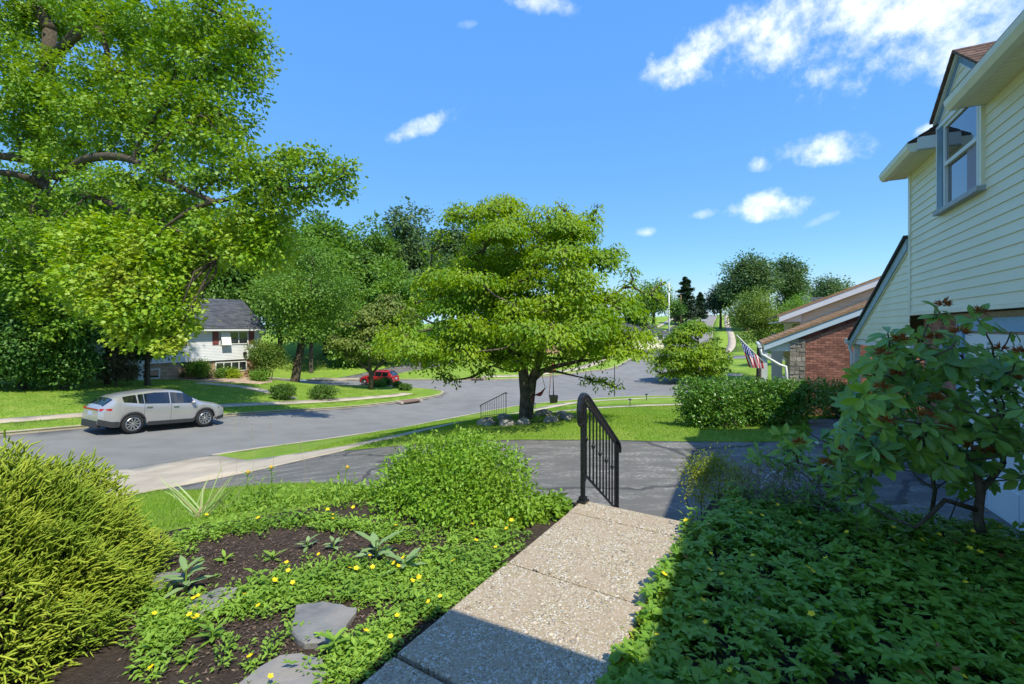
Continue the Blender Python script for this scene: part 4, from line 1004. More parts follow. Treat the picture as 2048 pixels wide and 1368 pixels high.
# hanging tips low left and right
b2 = G(1388, 762)
dogwood('dogwood', 'small rounded dogwood at the far corner of the junction', b2, b2[1],
        [(642, 1375, 1400), (655, 1345, 1425), (675, 1330, 1440), (695, 1305, 1450), (715, 1298, 1462), (735, 1300, 1462), (745, 1320, 1440)],
        16000, .26, M_leaf_dog, M_bark,
        [([(0, 0, -.2), (-.3, 0, 1.0), (-1.0, 0, 2.2), (-1.6, 0, 3.4)], [.16, .14, .1, .05]), ([(.1, 0, -.2), (.25, 0, 1.2), (.6, 0, 2.6), (.4, 0, 4.2)], [.15, .13, .1, .05]), ([(.2, .1, -.2), (.9, .1, 1.2), (1.9, .1, 2.4)], [.13, .1, .05])], 60, (.8, 1.5), .3)
b3 = G(742, 779)
dogwood('dogwood', 'pale young dogwood beside the red car', b3, b3[1],
        [(590, 760, 800), (615, 720, 830), (645, 680, 830), (670, 655, 830), (690, 650, 820), (712, 690, 800)],
        15000, .24, leafmat('leaf_dog_pale', (.17, .24, .05), (.24, .30, .06), (.12, .20, .03), .3), M_barkgrey,
        [([(0, 0, -.2), (0, 0, 1.3), (-.2, 0, 2.4), (.4, 0, 4.5)], [.24, .19, .13, .05]), ([(0, 0, 1.3), (.9, 0, 2.3), (2.0, 0, 3.2)], [.13, .1, .04]), ([(0, 0, 1.4), (-1.0, 0, 2.4), (-2.3, 0, 3.0)], [.12, .09, .04])], 55, (.7, 1.3), .28, .5)

# ------------------------------------------------------------------ great tulip tree on the left
def tulip():
    b = P(88, 700, 28.5); b[2] = hz(b[0], b[1]); root = empty('great_tree', b); tag(root, 'great old tree with arching limbs filling the upper left', 'tree'); mb = MB()
    def limb(pts, r0, r1, sides=9):
        Q = [P(*p) for p in pts]; L = smooth3(Q); mb.tube(L, list(np.linspace(r0, r1, len(L))), sides); return L
    def smooth3(Q):
        n = len(Q); out = []
        for i in range(n - 1):
            p0, p1, p2, p3 = Q[max(i - 1, 0)], Q[i], Q[i + 1], Q[min(i + 2, n - 1)]
            for j in range(4):
                t = j / 4; out.append(.5 * ((2 * p1) + (-p0 + p2) * t + (2 * p0 - 5 * p1 + 4 * p2 - p3) * t * t + (-p0 + 3 * p1 - 3 * p2 + p3) * t ** 3))
        return out + [Q[-1]]
    mb.tube([b - [0, 0, .4], b + [0, 0, .3], P(82, 560, 28), P(80, 420, 27), P(86, 280, 26.3), P(95, 130, 26.2), P(100, 60, 26)], [.75, .5, .44, .42, .40, .36, .3], 12)
    lb = [limb([(100, 60, 26), (70, 0, 26), (55, -90, 26), (30, -200, 26)], .34, .1),
          limb([(95, 130, 26.2), (150, 70, 25), (200, 35, 24), (260, 8, 23), (320, -40, 22)], .3, .07),
          limb([(125, 98, 25.4), (190, 55, 24.2), (215, 105, 23.6), (220, 140, 23.2), (290, 150, 22.5), (380, 160, 21.8), (470, 120, 21)], .17, .03, 7),
          limb([(86, 345, 26.3), (120, 352, 24.5), (165, 322, 23), (210, 313, 22.2), (258, 318, 21.6), (300, 340, 21.2), (350, 368, 20.8), (400, 392, 20.5), (440, 402, 20.3), (500, 382, 20), (560, 378, 19.7), (640, 372, 19.4), (690, 352, 19.2)], .25, .025),
          limb([(430, 402, 20.3), (385, 418, 20.3), (350, 440, 20.2), (320, 462, 20.2)], .13, .03, 7),
          limb([(150, 380, 24), (200, 398, 23), (260, 425, 22), (330, 452, 21), (390, 480, 20.6), (430, 520, 20.4)], .2, .04),
          limb([(86, 330, 26.3), (50, 318, 25.5), (0, 312, 25), (-80, 300, 24)], .3, .15), limb([(86, 375, 26.3), (55, 355, 25.5), (0, 345, 25), (-80, 350, 24)], .25, .12),
          limb([(270, 320, 21.5), (280, 285, 21.4), (300, 250, 21.2), (350, 180, 20.8)], .15, .03, 7), limb([(300, 335, 21.3), (310, 300, 21.0), (345, 262, 20.7), (400, 230, 20.3)], .09, .02, 6),
          limb([(320, -40, 22), (400, 10, 21.2), (470, 40, 20.8), (520, 70, 20.4)], .09, .02, 6), limb([(345, 110, 22), (352, 160, 22)], .08, .04, 6)]
    # foliage masses: row, column, distance, size in image units
    blobs = []
    def add(px, py, d, hw, hh=None):
        r = hw / FPX * d; rz = (hh or hw * .7) / FPX * d; blobs.append((P(px, py, d), np.array([r, r * 1.1, rz])))
    for a in [(20, 40, 26, 80), (30, 130, 25, 70), (110, 20, 27, 70, 45), (190, 20, 25, 70), (260, 70, 24, 70), (330, 40, 23, 70), (400, 60, 22, 70), (455, 30, 21.5, 60), (490, 80, 21, 50), (500, 135, 21, 36), (430, 130, 21.5, 62), (350, 130, 22.5, 65), (270, 160, 23, 60), (190, 150, 24.5, 55), (490, 180, 21, 36, 22),
              (110, 190, 25, 65), (40, 220, 25, 65), (180, 225, 24, 65), (260, 230, 23, 65), (340, 215, 22, 65), (410, 215, 21.5, 55), (455, 235, 21, 48), (400, 275, 21, 58), (330, 290, 22, 55), (460, 290, 20.6, 45), (230, 290, 23.5, 50, 24), (130, 280, 25, 55), (50, 275, 26, 50),
              (500, 330, 20.3, 52), (445, 345, 21, 45, 26), (540, 360, 20, 55, 40), (575, 310, 19.8, 28, 18), (600, 350, 19.6, 45, 32), (640, 320, 19.4, 28, 18), (660, 362, 19.3, 36, 26), (690, 335, 19.2, 22, 20), (690, 380, 19.2, 16, 12), (500, 420, 20.2, 60, 40), (555, 410, 19.8, 36, 26), (600, 395, 19.6, 28, 16),
              (350, 415, 21.5, 55, 26), (280, 375, 22.6, 45, 18), (430, 455, 20.6, 50, 36), (480, 480, 20.4, 50, 40), (520, 500, 20.4, 45, 45), (400, 510, 21, 45, 40), (30, 400, 26, 55), (150, 410, 25, 55, 28), (220, 440, 24, 55, 30), (550, 470, 20.4, 36, 40),
              (180, 365, 22.5, 45, 22), (250, 352, 21.4, 45, 20), (330, 335, 21, 40, 22), (120, 325, 24, 45, 20), (400, 350, 20.5, 40, 20), (300, 400, 21.3, 50, 24), (60, 480, 24, 55, 36), (20, 540, 24, 60, 40), (90, 560, 24.5, 60, 45), (60, 620, 25, 50, 36), (120, 640, 25, 45, 36), (120, 460, 23, 50, 30), (190, 480, 22, 60, 40), (260, 480, 21.2, 65, 45), (330, 490, 20.7, 60, 42), (210, 545, 21, 70, 42), (290, 550, 20.4, 70, 45), (160, 510, 22, 50, 30), (240, 600, 20.2, 60, 42), (320, 600, 20, 60, 42), (350, 560, 20.2, 40, 36), (290, 640, 19.9, 50, 32), (355, 640, 19.8, 36, 26), (265, 675, 19.8, 34, 20), (320, 672, 19.8, 30, 20), (180, 590, 20.8, 44, 32), (140, 560, 21.5, 40, 26), (345, 690, 19.7, 22, 16), (385, 612, 19.8, 20, 18)]: add(*a)
    pts = np.array([q for l in lb for q in l[2:]])
    for c, r in blobs:
        j = int(np.argmin(np.linalg.norm(pts - c, axis=1))); p = wiggle(pts[j], c, 5, .1); mb.tube(p, [.055, .045, .035, .025, .015], 5)
        for _ in range(5): mb.tube(wiggle(p[3], c + ball(1)[0] * r * .95, 3, .12), [.02, .013, .006], 3)
    mb.build('trunk', M_bark, root, True, b)
    lo = [x for x in blobs if x[0][2] < P(0, 455, 20.5)[2] and x[0][1] < 23]; hi = [x for x in blobs if not any(x is y for y in lo)]
    g, _ = clump_leaves([x[0] for x in hi], [x[1] for x in hi], 96000, .16, .85, (.24, .24, .18), shape='lobed', per=26, shell=.45)
    leaf_obj('crown', [g], M_leaf_tulip, root, b)
    g, _ = clump_leaves([x[0] for x in lo], [x[1] for x in lo], 30000, .18, .85, (.26, .26, .2), shape='lobed', per=22, shell=.6)
    leaf_obj('crown', [g], leafmat('leaf_tulip_low', (.19, .36, .03), (.32, .47, .04), (.36, .44, .05), .35), root, b)
tulip()

# ------------------------------------------------------------------ hedges and clipped shrubs
def shrub(name, label, base, blobs, n, leaf, mat, aspect=.5, sig=.06, shell=.8, stems=8, sr=.012, group=None, shape='diamond', cat='shrub', up=.6, core=None):
    base = np.array(base, float); root = empty(name, base); tag(root, label, cat, group)
    C = np.array([b[0] for b in blobs]); Rd = np.array([b[1] for b in blobs]); mb = MB()
    for i in range(stems):
        c = C[i % len(C)] + ball(1)[0] * Rd[i % len(C)] * .6; s = base + np.array([rng.uniform(-.1, .1), rng.uniform(-.1, .1), -.05]); s[:2] = s[:2] * .6 + c[:2] * .4; s[2] = hz(s[0], s[1]) - .03
        mb.tube(wiggle(s, c, 4, .08), [sr * 1.5, sr, sr * .7, sr * .3], 5)
    mb.build('stems', M_twig, root, True, base)
    g, _ = clump_leaves(C, Rd, n, leaf, aspect, (sig, sig, sig), up, .05, shape=shape, per=8, shell=shell)
    o = leaf_obj('foliage', [g], mat, root, base); return root
def row_blobs(pts, r, jitter=.12):
    out = []
    for p in pts: out.append((np.array(p) + rng.normal(size=3) * jitter * .5, np.array(r) * rng.uniform(.85, 1.15)))
    return out
hb = []
for px in range(1385, 1640, 26):
    d = 12.4 - (px - 1385) * .0015; top = 770 if px > 1440 else 778
    for py in (785, 815, 842):
        if px > 1600 and py > 805: continue
        if px > 1560 and py > 825: continue
        hb.append((P(px + rng.uniform(-8, 8), py, d + rng.uniform(-.3, .3)), np.array([.34, .42, .27]) * rng.uniform(.85, 1.15)))
hbase = G(1490, 858); shrub('laurel_hedge', 'broad glossy laurel hedge in front of the brick house', hbase, hb, 30000, .085, M_leaf_hedge, .42, .07, .85, 14, .018, cat='hedge')
hb = [(P(px, py, 12.6), np.array([.34, .4, .3])) for px in (1672, 1700, 1735, 1770) for py in (790, 815, 845)]
shrub('laurel_hedge', 'smaller laurel clump behind the porch post', G(1720, 860), hb, 11000, .085, M_leaf_hedge, .42, .07, .85, 8, .016, cat='hedge')
def boxwood(label, px, py, hw, hh, n=5000, leaf=.09, mat=M_leaf_box):
    b = G(px, py + hh * .9); d = b[1]; r = hw / FPX * d; c = b + np.array([0, 0, hh / FPX * d * .95]); bl = [(c, np.array([r, r * .9, hh / FPX * d]) * .93)]
    for _ in range(9): bl.append((c + ball(1)[0] * np.array([r, r, hh / FPX * d]) * .35, np.array([r, r, hh / FPX * d]) * .62))
    shrub('clipped_shrub', label, b, bl, n, leaf, mat, .6, .04, .95, 5, .02, 'clipped shrubs on the corner lot')
boxwood('round clipped shrub left of the other, by the house path', 567, 784, 27, 16)
boxwood('wide low clipped shrub right of its round neighbour', 648, 785, 33, 15)
boxwood('dark clipped shrub in front of the red car', 772, 764, 14, 8, 2500, .1, M_leaf_dark)
boxwood('dark small shrub on the corner bed, rear one', 795, 769, 10, 6, 1500, .1, M_leaf_dark)
boxwood('light green small shrub on the corner bed, front one', 811, 774, 14, 7, 2200, .1)
def house_shrub(name, label, px, d, top, bot, hw, n, leaf, mat, k=9, aspect=.4, up=.4):
    b = P(px, 700, d); b[2] = hz(b[0], b[1]); zt, zb = P(px, top, d)[2], max(P(px, bot, d)[2], b[2]); r = hw / FPX * d
    bl = blob_cloud((b[0], d, (zt + zb) / 2), (r * .7, r * .7, (zt - zb) * .36), k, (.45, .7), .9); shrub(name, label, b, bl, n, leaf, mat, aspect, .15, .7, 8, .03, up=up)
house_shrub('bamboo_clump', 'tall arching bamboo-like shrub at the right corner of the white house', 532, 39, 678, 752, 42, 9000, .22, leafmat('leaf_bamboo', (.16, .24, .04), (.24, .32, .06), (.09, .19, .03), .3), 12, .28)
house_shrub('weeping_shrub', 'low mounded shrub right of the small spruce', 402, 36, 724, 752, 26, 3500, .14, M_leaf_wood2)
house_shrub('low_shrub', 'spiky low shrub under the lower house window', 448, 37.5, 738, 757, 20, 2000, .16, M_leaf_wood)
house_shrub('low_shrub', 'bright low shrub between the spiky one and the bamboo', 468, 37.5, 742, 757, 13, 1500, .14, M_leaf_lime)
house_shrub('low_shrub', 'leafy groundcover mound below the bamboo clump', 520, 37.5, 747, 764, 26, 2500, .16, M_leaf_wood2)
house_shrub('low_shrub', 'grassy clump at the foot of the young dogwood', 756, 42.5, 765, 776, 22, 1800, .22, M_leaf_wood2, 6, .2)

# ------------------------------------------------------------------ front walk: exposed aggregate slabs, steps, pebbles
W2 = np.array([.524, .852]); X2 = np.array([.852, -.524]); W0 = np.array([.62, 4.11])        # along the walk / across it (to the right)
def WK(a, c, z): return np.append(W0 + W2 * a + X2 * c, z)
def agg_mat():
    m = bpy.data.materials.new('exposed_aggregate'); nt, N, L = nodes(m); bs = N['Principled BSDF']; bs.inputs['Roughness'].default_value = .8; bs.inputs['Specular IOR Level'].default_value = .25
    g = N.new('ShaderNodeNewGeometry')
    v = N.new('ShaderNodeTexVoronoi'); v.inputs['Scale'].default_value = 120; L.new(g.outputs['Position'], v.inputs['Vector'])
    n = noise_node(N, L, 5, 4); sp = N.new('ShaderNodeSeparateColor'); L.new(v.outputs['Color'], sp.inputs[0])
    c = mixc(N, L, sp.outputs[0], (.29, .22, .13), (.45, .375, .25)); c = mixc(N, L, ramp01(N, L, sp.outputs[1], .8, .86), c, (.60, .56, .50)); c = mixc(N, L, ramp01(N, L, sp.outputs[2], .9, .94), c, (.12, .09, .07))
    c = mixc(N, L, ramp01(N, L, n.outputs['Fac'], .4, .75), c, (.38, .29, .20)); L.new(c, bs.inputs['Base Color'])
    b = N.new('ShaderNodeBump'); b.inputs['Strength'].default_value = .7; b.inputs['Distance'].default_value = .004; b.invert = True
    L.new(v.outputs['Distance'], b.inputs['Height']); L.new(b.outputs[0], bs.inputs['Normal']); return m
M_agg = agg_mat()
M_peb = pm('pebble', (.48, .42, .34), (.38, .28, .19), 25, .6, .2, 90, .3, island=.35)
def front_walk():
    root = empty('front_walk', WK(-2, .45, 0)); tag(root, kind='structure'); org = np.array(root.location); WD = .92
    cuts = [-4.6, -2.26, -1.25, -.26, .03]
    def slab(a0, a1, zt, th, nm='slab', wob=0.0):
        mb = MB(); bv = .012
        lo = [WK(a0, 0, zt - th), WK(a0, WD, zt - th), WK(a1, WD, zt - th), WK(a1, 0, zt - th)]
        md = [WK(a0, 0, zt - bv), WK(a0, WD, zt - bv), WK(a1, WD, zt - bv), WK(a1, 0, zt - bv)]
        up = [WK(a0 + bv, bv, zt), WK(a0 + bv, WD - bv, zt), WK(a1 - bv, WD - bv, zt), WK(a1 - bv, bv, zt)]
        for A, B_ in ((lo, md), (md, up)):
            for i in range(4): mb.poly([A[i], A[(i + 1) % 4], B_[(i + 1) % 4], B_[i]])
        mb.poly(up); mb.poly(lo[::-1]); return mb.build(nm, M_agg, root, False, org)
    for i in range(len(cuts) - 1):
        g = .02 if i in (1, 2) else .005
        slab(cuts[i] + g, cuts[i + 1] - g * .3, .03 + (.006 if i % 2 else 0), .2)
    for k in range(1, 4): slab(.03 + (k - 1) * .28 + .002, .03 + k * .28 + .03, .036 - k * .185, .24, 'step')
    # proud pebbles
    t = (1 + 5 ** .5) / 2; iv = np.array([(-1, t, 0), (1, t, 0), (-1, -t, 0), (1, -t, 0), (0, -1, t), (0, 1, t), (0, -1, -t), (0, 1, -t), (t, 0, -1), (t, 0, 1), (-t, 0, -1), (-t, 0, 1)]) / math.hypot(1, t)
    it = np.array([(0, 11, 5), (0, 5, 1), (0, 1, 7), (0, 7, 10), (0, 10, 11), (1, 5, 9), (5, 11, 4), (11, 10, 2), (10, 7, 6), (7, 1, 8), (3, 9, 4), (3, 4, 2), (3, 2, 6), (3, 6, 8), (3, 8, 9), (4, 9, 5), (2, 4, 11), (6, 2, 10), (8, 6, 7), (9, 8, 1)])
    n = 3800; a = rng.uniform(-3.6, 0, n); c = rng.uniform(.02, WD - .02, n); ok = np.min(np.abs(a[:, None] - np.array(cuts)[None]), 1) > .02; a, c = a[ok], c[ok]; n = len(a)
    seg = np.searchsorted(cuts, a) - 1; z = .03 + np.where(seg % 2 == 1, .006, 0)
    ctr = np.stack([W0[0] + W2[0] * a + X2[0] * c, W0[1] + W2[1] * a + X2[1] * c, z], 1); r = rng.lognormal(-5.15, .42, n).clip(.003, .014)
    sc = np.stack([r * rng.uniform(.8, 1.5, n), r * rng.uniform(.8, 1.4, n), r * .38], 1); an = rng.uniform(0, 6.28, n)
    V = iv[None] * sc[:, None]; ca, sa = np.cos(an)[:, None], np.sin(an)[:, None]; V = np.stack([V[..., 0] * ca - V[..., 1] * sa, V[..., 0] * sa + V[..., 1] * ca, V[..., 2]], -1) + ctr[:, None] - org
    F = (np.arange(n)[:, None, None] * 12 + it[None]).reshape(-1, 3); me = np_mesh('pebbles', V.reshape(-1, 3), F, 3); tag(link('pebbles', me, M_peb, root, True), kind='stuff')
front_walk()

def rail():
    root = empty('stair_railing', WK(-.02, .03, .036)); tag(root, 'black iron handrail descending the steps to the driveway', 'railing'); org = np.array(root.location)
    def B(mb, nm, par=root, sm=False): return mb.build(nm, M_black, par, sm, org)
    c = .03; sl = -.70; zt = lambda a: 1.0 + (a + .02) * sl if a > .02 else 1.0 + .0
    def post(a, z0, z1, w=.024): mb = MB(); p = WK(a, c, z0); mb.box(p - np.append(W2 * w / 2 + X2 * w / 2, 0), np.append(W2 * w, 0), np.append(X2 * w, 0), (0, 0, z1 - z0)); return mb
    B(post(-.02, .03, .96, .034), 'post'); p2 = B(post(.92, -.74, .36, .03), 'post')
    mb = MB(); p = WK(-.02, c, .036); mb.box(p - np.append(W2 * .05 + X2 * .04, 0), np.append(W2 * .1, 0), np.append(X2 * .08, 0), (0, 0, .02)); mb.box(p - np.append(W2 * .03 + X2 * .03, -.02), np.append(W2 * .06, 0), np.append(X2 * .06, 0), (0, 0, .03)); B(mb, 'base_plate')
    # moulded handrail with a lamb's tongue curl at the top
    prof = [(-.026, -.012), (-.03, .006), (-.018, .024), (.018, .024), (.03, .006), (.026, -.012)]
    def sweep(pts):
        mb = MB(); n = len(pts); ring = []
        for i, (a, z) in enumerate(pts):
            t = np.array(pts[min(i + 1, n - 1)]) - np.array(pts[max(i - 1, 0)]); t = t / np.linalg.norm(t); nn = np.array([-t[1], t[0]])
            ring.append([WK(a + nn[0] * v, c + u, z + nn[1] * v) for u, v in prof])
        for i in range(n - 1):
            for k in range(6): mb.poly([ring[i][k], ring[i][(k + 1) % 6], ring[i + 1][(k + 1) % 6], ring[i + 1][k]])
        mb.poly(ring[0]); mb.poly(ring[-1][::-1]); return mb
    h = sweep([(-.075, .76), (-.085, .80), (-.088, .86), (-.08, .92), (-.06, .965), (-.03, .985), (.0, .99), (.05, .975), (.1, .945), (.3, .805), (.6, .595), (.9, .385), (.95, .345), (.97, .30), (.965, .25)])
    B(h, 'handrail', root, True)
    mb = MB(); mb.tube([WK(-.05, c, .72), WK(-.065, c, .735), WK(-.075, c, .76)], [.012, .024, .03], 8); B(mb, 'rail_end', root, True)
    def bar(pts, w=.014):
        mb = MB()
        for (a0, z0), (a1, z1) in zip(pts, pts[1:]):
            p = WK(a0, c - w / 2, z0); mb.box(p, WK(a1, c - w / 2, z1) - p, np.append(X2 * w, 0), (0, 0, .022))
        return mb
    B(bar([(.0, .18), (.06, .235), (.9, -.36)]), 'bottom_rail')
    B(bar([(.0, .93), (.9, .33)]), 'top_channel')
    for k in range(10):
        a = .055 + k * .088; z0 = .235 - (a - .06) * .708; z1 = .965 - (a + .0) * .68
        b = B(post(a, z0, z1, .013), 'baluster')
        if k % 2 == 0 and k < 9:
            zz = .62 - a * .62; mb = MB(); mb.lathe([(.0, -.022), (.013, -.02), (.016, -.012), (.012, -.006), (.024, 0), (.012, .006), (.016, .012), (.013, .02), (0, .022)], WK(a, c, zz), 'z', 10); B(mb, 'knuckle', b, True)
rail()

# garden retaining wall right of the steps
def wall_right():
    mb = MB(); root = empty('garden_wall', WK(.4, 1.0, -.72)); tag(root, 'weathered low stone wall between steps and groundcover', 'wall'); org = np.array(root.location)
    pts = [np.array([1.50, 3.72]), np.array([2.0, 4.5]), np.array([4.75, 3.14]), np.array([6.2, 2.42])]; M = pm('wall_stone', (.30, .28, .25), (.19, .18, .16), 5, .9, .5, 25, .15)
    for a, b in zip(pts, pts[1:]):
        t = (b - a) / np.linalg.norm(b - a); nn = np.array([t[1], -t[0]]); L = np.linalg.norm(b - a); z = -.85
        for r in range(4):
            x = 0.0
            while x < L - .02:
                w = min(random.uniform(.25, .45), L - x); o = np.append(a + t * x, z + .002); mb = MB()
                mb.box(o, np.append(t * (w - .008), 0), np.append(nn * random.uniform(.13, .15), 0), (0, 0, .2)); mb.build('stone', M, root, False, org); x += w
            z += .205
wall_right()

# ------------------------------------------------------------------ far handrail, swing, planter and small lawn things
def far_rail():
    a = G(962, 837); b = G(1012, 826); b = np.array([b[0], a[1] - 1.0, 0]); b[0] = (1012 - 1024) / FPX * b[1]; b[2] = hz(b[0], b[1])
    root = empty('lawn_railing', a); tag(root, 'thin black iron railing on the lawn steps near the sidewalk', 'railing'); t = b - a
    def B(mb, nm): return mb.build(nm, M_black, root, False, a)
    ha = P(0, 810, a[1])[2]; hb = P(0, 785, b[1])[2]
    mb = MB(); mb.tube([a + [-.05, 0, ha - a[2] - .08], np.array([a[0], a[1], ha]), np.array([b[0], b[1], hb]), np.array([b[0] + .06, b[1], hb - .05])], .022, 6); B(mb, 'handrail')
    for f, r in ((0, .02), (1, .02)): mb = MB(); p = a + t * f; mb.tube([p - [0, 0, .1], np.array([p[0], p[1], ha + (hb - ha) * f])], r, 6); B(mb, 'post')
    mb = MB(); mb.tube([a + [0, 0, .1], b + [0, 0, .1]], .014, 5); B(mb, 'bottom_rail')
    for k in range(1, 11):
        f = k / 11; p = a + t * f; mb = MB(); mb.tube([p + [0, 0, .1], np.array([p[0], p[1], ha + (hb - ha) * f])], .008, 5); B(mb, 'baluster')
far_rail()

def swing():
    d = dd0 + .1; root = empty('swing_seat', P(1078, 790, d)); org = np.array(root.location); tag(root, 'red sling swing seat hanging from the dogwood limb', 'swing')
    prof = [(1066, 806), (1066, 797), (1070, 789), (1076, 786), (1082, 783), (1088, 777), (1091, 775)]; low = [(1064, 806), (1064, 792), (1072, 791), (1080, 793), (1084, 790), (1089, 780), (1092, 776)]
    mb = MB()
    for i in range(len(prof) - 1):
        for s in (-1, 1):
            q = [P(*prof[i], d + s * .2), P(*prof[i + 1], d + s * .2), P(*low[i + 1], d + s * .2), P(*low[i], d + s * .2)]; mb.poly(q)
        for A in (prof, low): mb.poly([P(*A[i], d - .2), P(*A[i + 1], d - .2), P(*A[i + 1], d + .2), P(*A[i], d + .2)])
    mb.build('sling', pm('red_canvas', (.30, .05, .05), (.22, .035, .04), 12, .7), root, False, org)
    for a, b in (((1069, 788), (1076, 738)), ((1090, 775), (1081, 738))):
        for s in (-.15, .15): mb = MB(); mb.tube([P(*a, d + s), P(*b, d + s * .2)], .008, 5); mb.build('rope', M_straw, root, False, org)
swing()
def planter():
    b = G(1107, 806); d = b[1]; root = empty('planter', b); tag(root, 'black square planter with dark post right of the dogwood trunk', 'planter'); org = b; sz = 8.5 / FPX * d
    mb = MB(); h = 15 / FPX * d; lo = [b + np.array([sx * sz * .8, sy * sz * .8, 0]) for sx, sy in ((-1, -1), (1, -1), (1, 1), (-1, 1))]; up = [b + np.array([sx * sz, sy * sz, h]) for sx, sy in ((-1, -1), (1, -1), (1, 1), (-1, 1))]
    for i in range(4): mb.poly([lo[i], lo[(i + 1) % 4], up[(i + 1) % 4], up[i]])
    mb.poly([p - [0, 0, .04] for p in up]); mb.build('pot', M_black, root, False, org)
    mb = MB(); mb.tube([b + [0, 0, h * .6], b + [0, 0, h * 1.5], np.append(P(1106, 742, d)[:2], P(1106, 742, d)[2])], [.05, .035, .022], 7); mb.build('post', M_black, root, True, org)
    d2 = d - .15; r2 = empty('red_ring', P(1101, 740, d2)); tag(r2, 'orange red woven ring hanging at the end of the dogwood limb', 'ornament'); o2 = np.array(r2.location)
    c = P(1101, 736, d2); R_ = 8 / FPX * d2; mb = MB(); mb.tube([c + np.array([math.cos(t) * R_, .03 * math.sin(3 * t), math.sin(t) * R_ * 1.15]) for t in np.linspace(0, 2 * math.pi, 22)], .055, 7); mb.build('ring', pm('ring_red', (.42, .09, .04), (.30, .05, .03), 18, .7, .5, 50), r2, True, o2)
    mb = MB(); mb.tube([P(1102, 744, d2), P(1098, 794, d2)], .022, 6); mb.build('rod', pm('rod_red', (.20, .05, .035), (.14, .04, .03), 8, .6), r2, True, o2)
planter()
def path_light(label, px, py, h):
    b = G(px, py); d = b[1]; root = empty('path_light', b); tag(root, label, 'lamp', 'garden path lights'); H_ = h / FPX * d; mb = MB(); mb.tube([b - [0, 0, .05], b + [0, 0, H_ * .7]], .02, 6); mb.build('stake', M_black, root, False, b)
    mb = MB(); mb.lathe([(0, H_ * .65), (.05, H_ * .65), (.055, H_ * .85)], b, 'z', 10); mb.build('lens', M_white, root, False, b); mb = MB(); mb.lathe([(.1, H_ * .85), (.09, H_ * .92), (0, H_)], b, 'z', 10); mb.build('cap', M_black, root, False, b)
path_light('path light beside the dogwood trunk', 1070, 818, 12); path_light('path light on the lawn, left of two by the far path', 1260, 813, 16); path_light('path light on the lawn, right of two by the far path', 1293, 801, 14)
b = G(1229, 791); mb = MB(); mb.tube([b - [0, 0, .1], np.array([b[0], b[1], P(0, 728, b[1])[2]])], .03, 6); o = mb.build('sign_pole', M_black, None, False, b); o.location = b; tag(o, 'thin dark pole standing at the kerb right of the dogwood', 'pole')
# stones and mulch ring around the dogwood
mb = MB(); n = 40; mb.poly([db + np.array([math.cos(t) * 1.25, math.sin(t) * 1.1, 0]) + [0, 0, hz(db[0] + math.cos(t) * 1.25, db[1] + math.sin(t) * 1.1) - db[2] + .015] for t in np.linspace(0, 2 * math.pi, n)[:-1]])
ob = mb.build('mulch_ring', M_mulch, None, False, db); ob.location = db; tag(ob, kind='structure')
def rock_mesh(seed):
    r = np.random.default_rng(seed); t = (1 + 5 ** .5) / 2; import bmesh
    bm = bmesh.new(); bmesh.ops.create_icosphere(bm, subdivisions=2, radius=1.0); k = [nrm(r.normal(size=3)) for _ in range(7)]; dk = r.uniform(.55, .85, 7)
    for v in bm.verts:
        p = np.array(v.co)
        for q, s in zip(k, dk):
            e = p @ q - s
            if e > 0: p = p - q * e * .85
        v.co = p
    me = bpy.data.meshes.new('rock'); bm.to_mesh(me); bm.free(); return me
M_rock = pm('field_stone', (.27, .25, .22), (.17, .155, .135), 6, .9, .5, 20, .15, island=.3)
rocks = [rock_mesh(i) for i in range(4)]
for me in rocks: me.materials.append(M_rock)
CLK = ['three', 'two', 'one', 'twelve', 'eleven', 'ten', 'nine', 'eight', 'seven', 'six', 'five', 'four']
for i in range(12):
    t = 2 * math.pi * i / 12 + rng.uniform(-.1, .1); x, y = db[0] + math.cos(t) * 1.25, db[1] + math.sin(t) * 1.1
    o = bpy.data.objects.new('border_rock', rocks[i % 4]); COL.objects.link(o); o.location = (x, y, hz(x, y) + .02); s = rng.uniform(.17, .28); o.scale = (s * 1.2, s, s * .7); o.rotation_euler = (0, 0, rng.uniform(0, 6))
    tag(o, 'grey field stone at the ' + CLK[i] + ' o\'clock place of the ring around the dogwood trunk', 'stone', 'stones ringing the dogwood')
# storm drains
def drain(label, px, py, ang):
    b = G(px, py); root = empty('storm_drain', b, ang); tag(root, label, 'drain', 'kerb inlets')
    mb = MB(); mb.cbox((0, 0, .06), 1.5, .75, .10); mb.build('cover', pm('drain_brown', (.26, .17, .13), (.19, .13, .10), 10, .9, .3), root); mb = MB(); mb.cbox((0, -.38, -.05), 1.3, .05, .12); mb.build('inlet_opening', pm('drain_dark', (.012, .01, .01)), root)
    for s in (-1, 1): mb = MB(); mb.cbox((s * .86, -.05, .04), .2, .7, .14); mb.build('end_block', M_conc, root)
drain('brown kerb inlet on the corner lot', 818, 803, R(48)); drain('brown kerb inlet across the junction left of the dogwood', 955, 758, R(0))
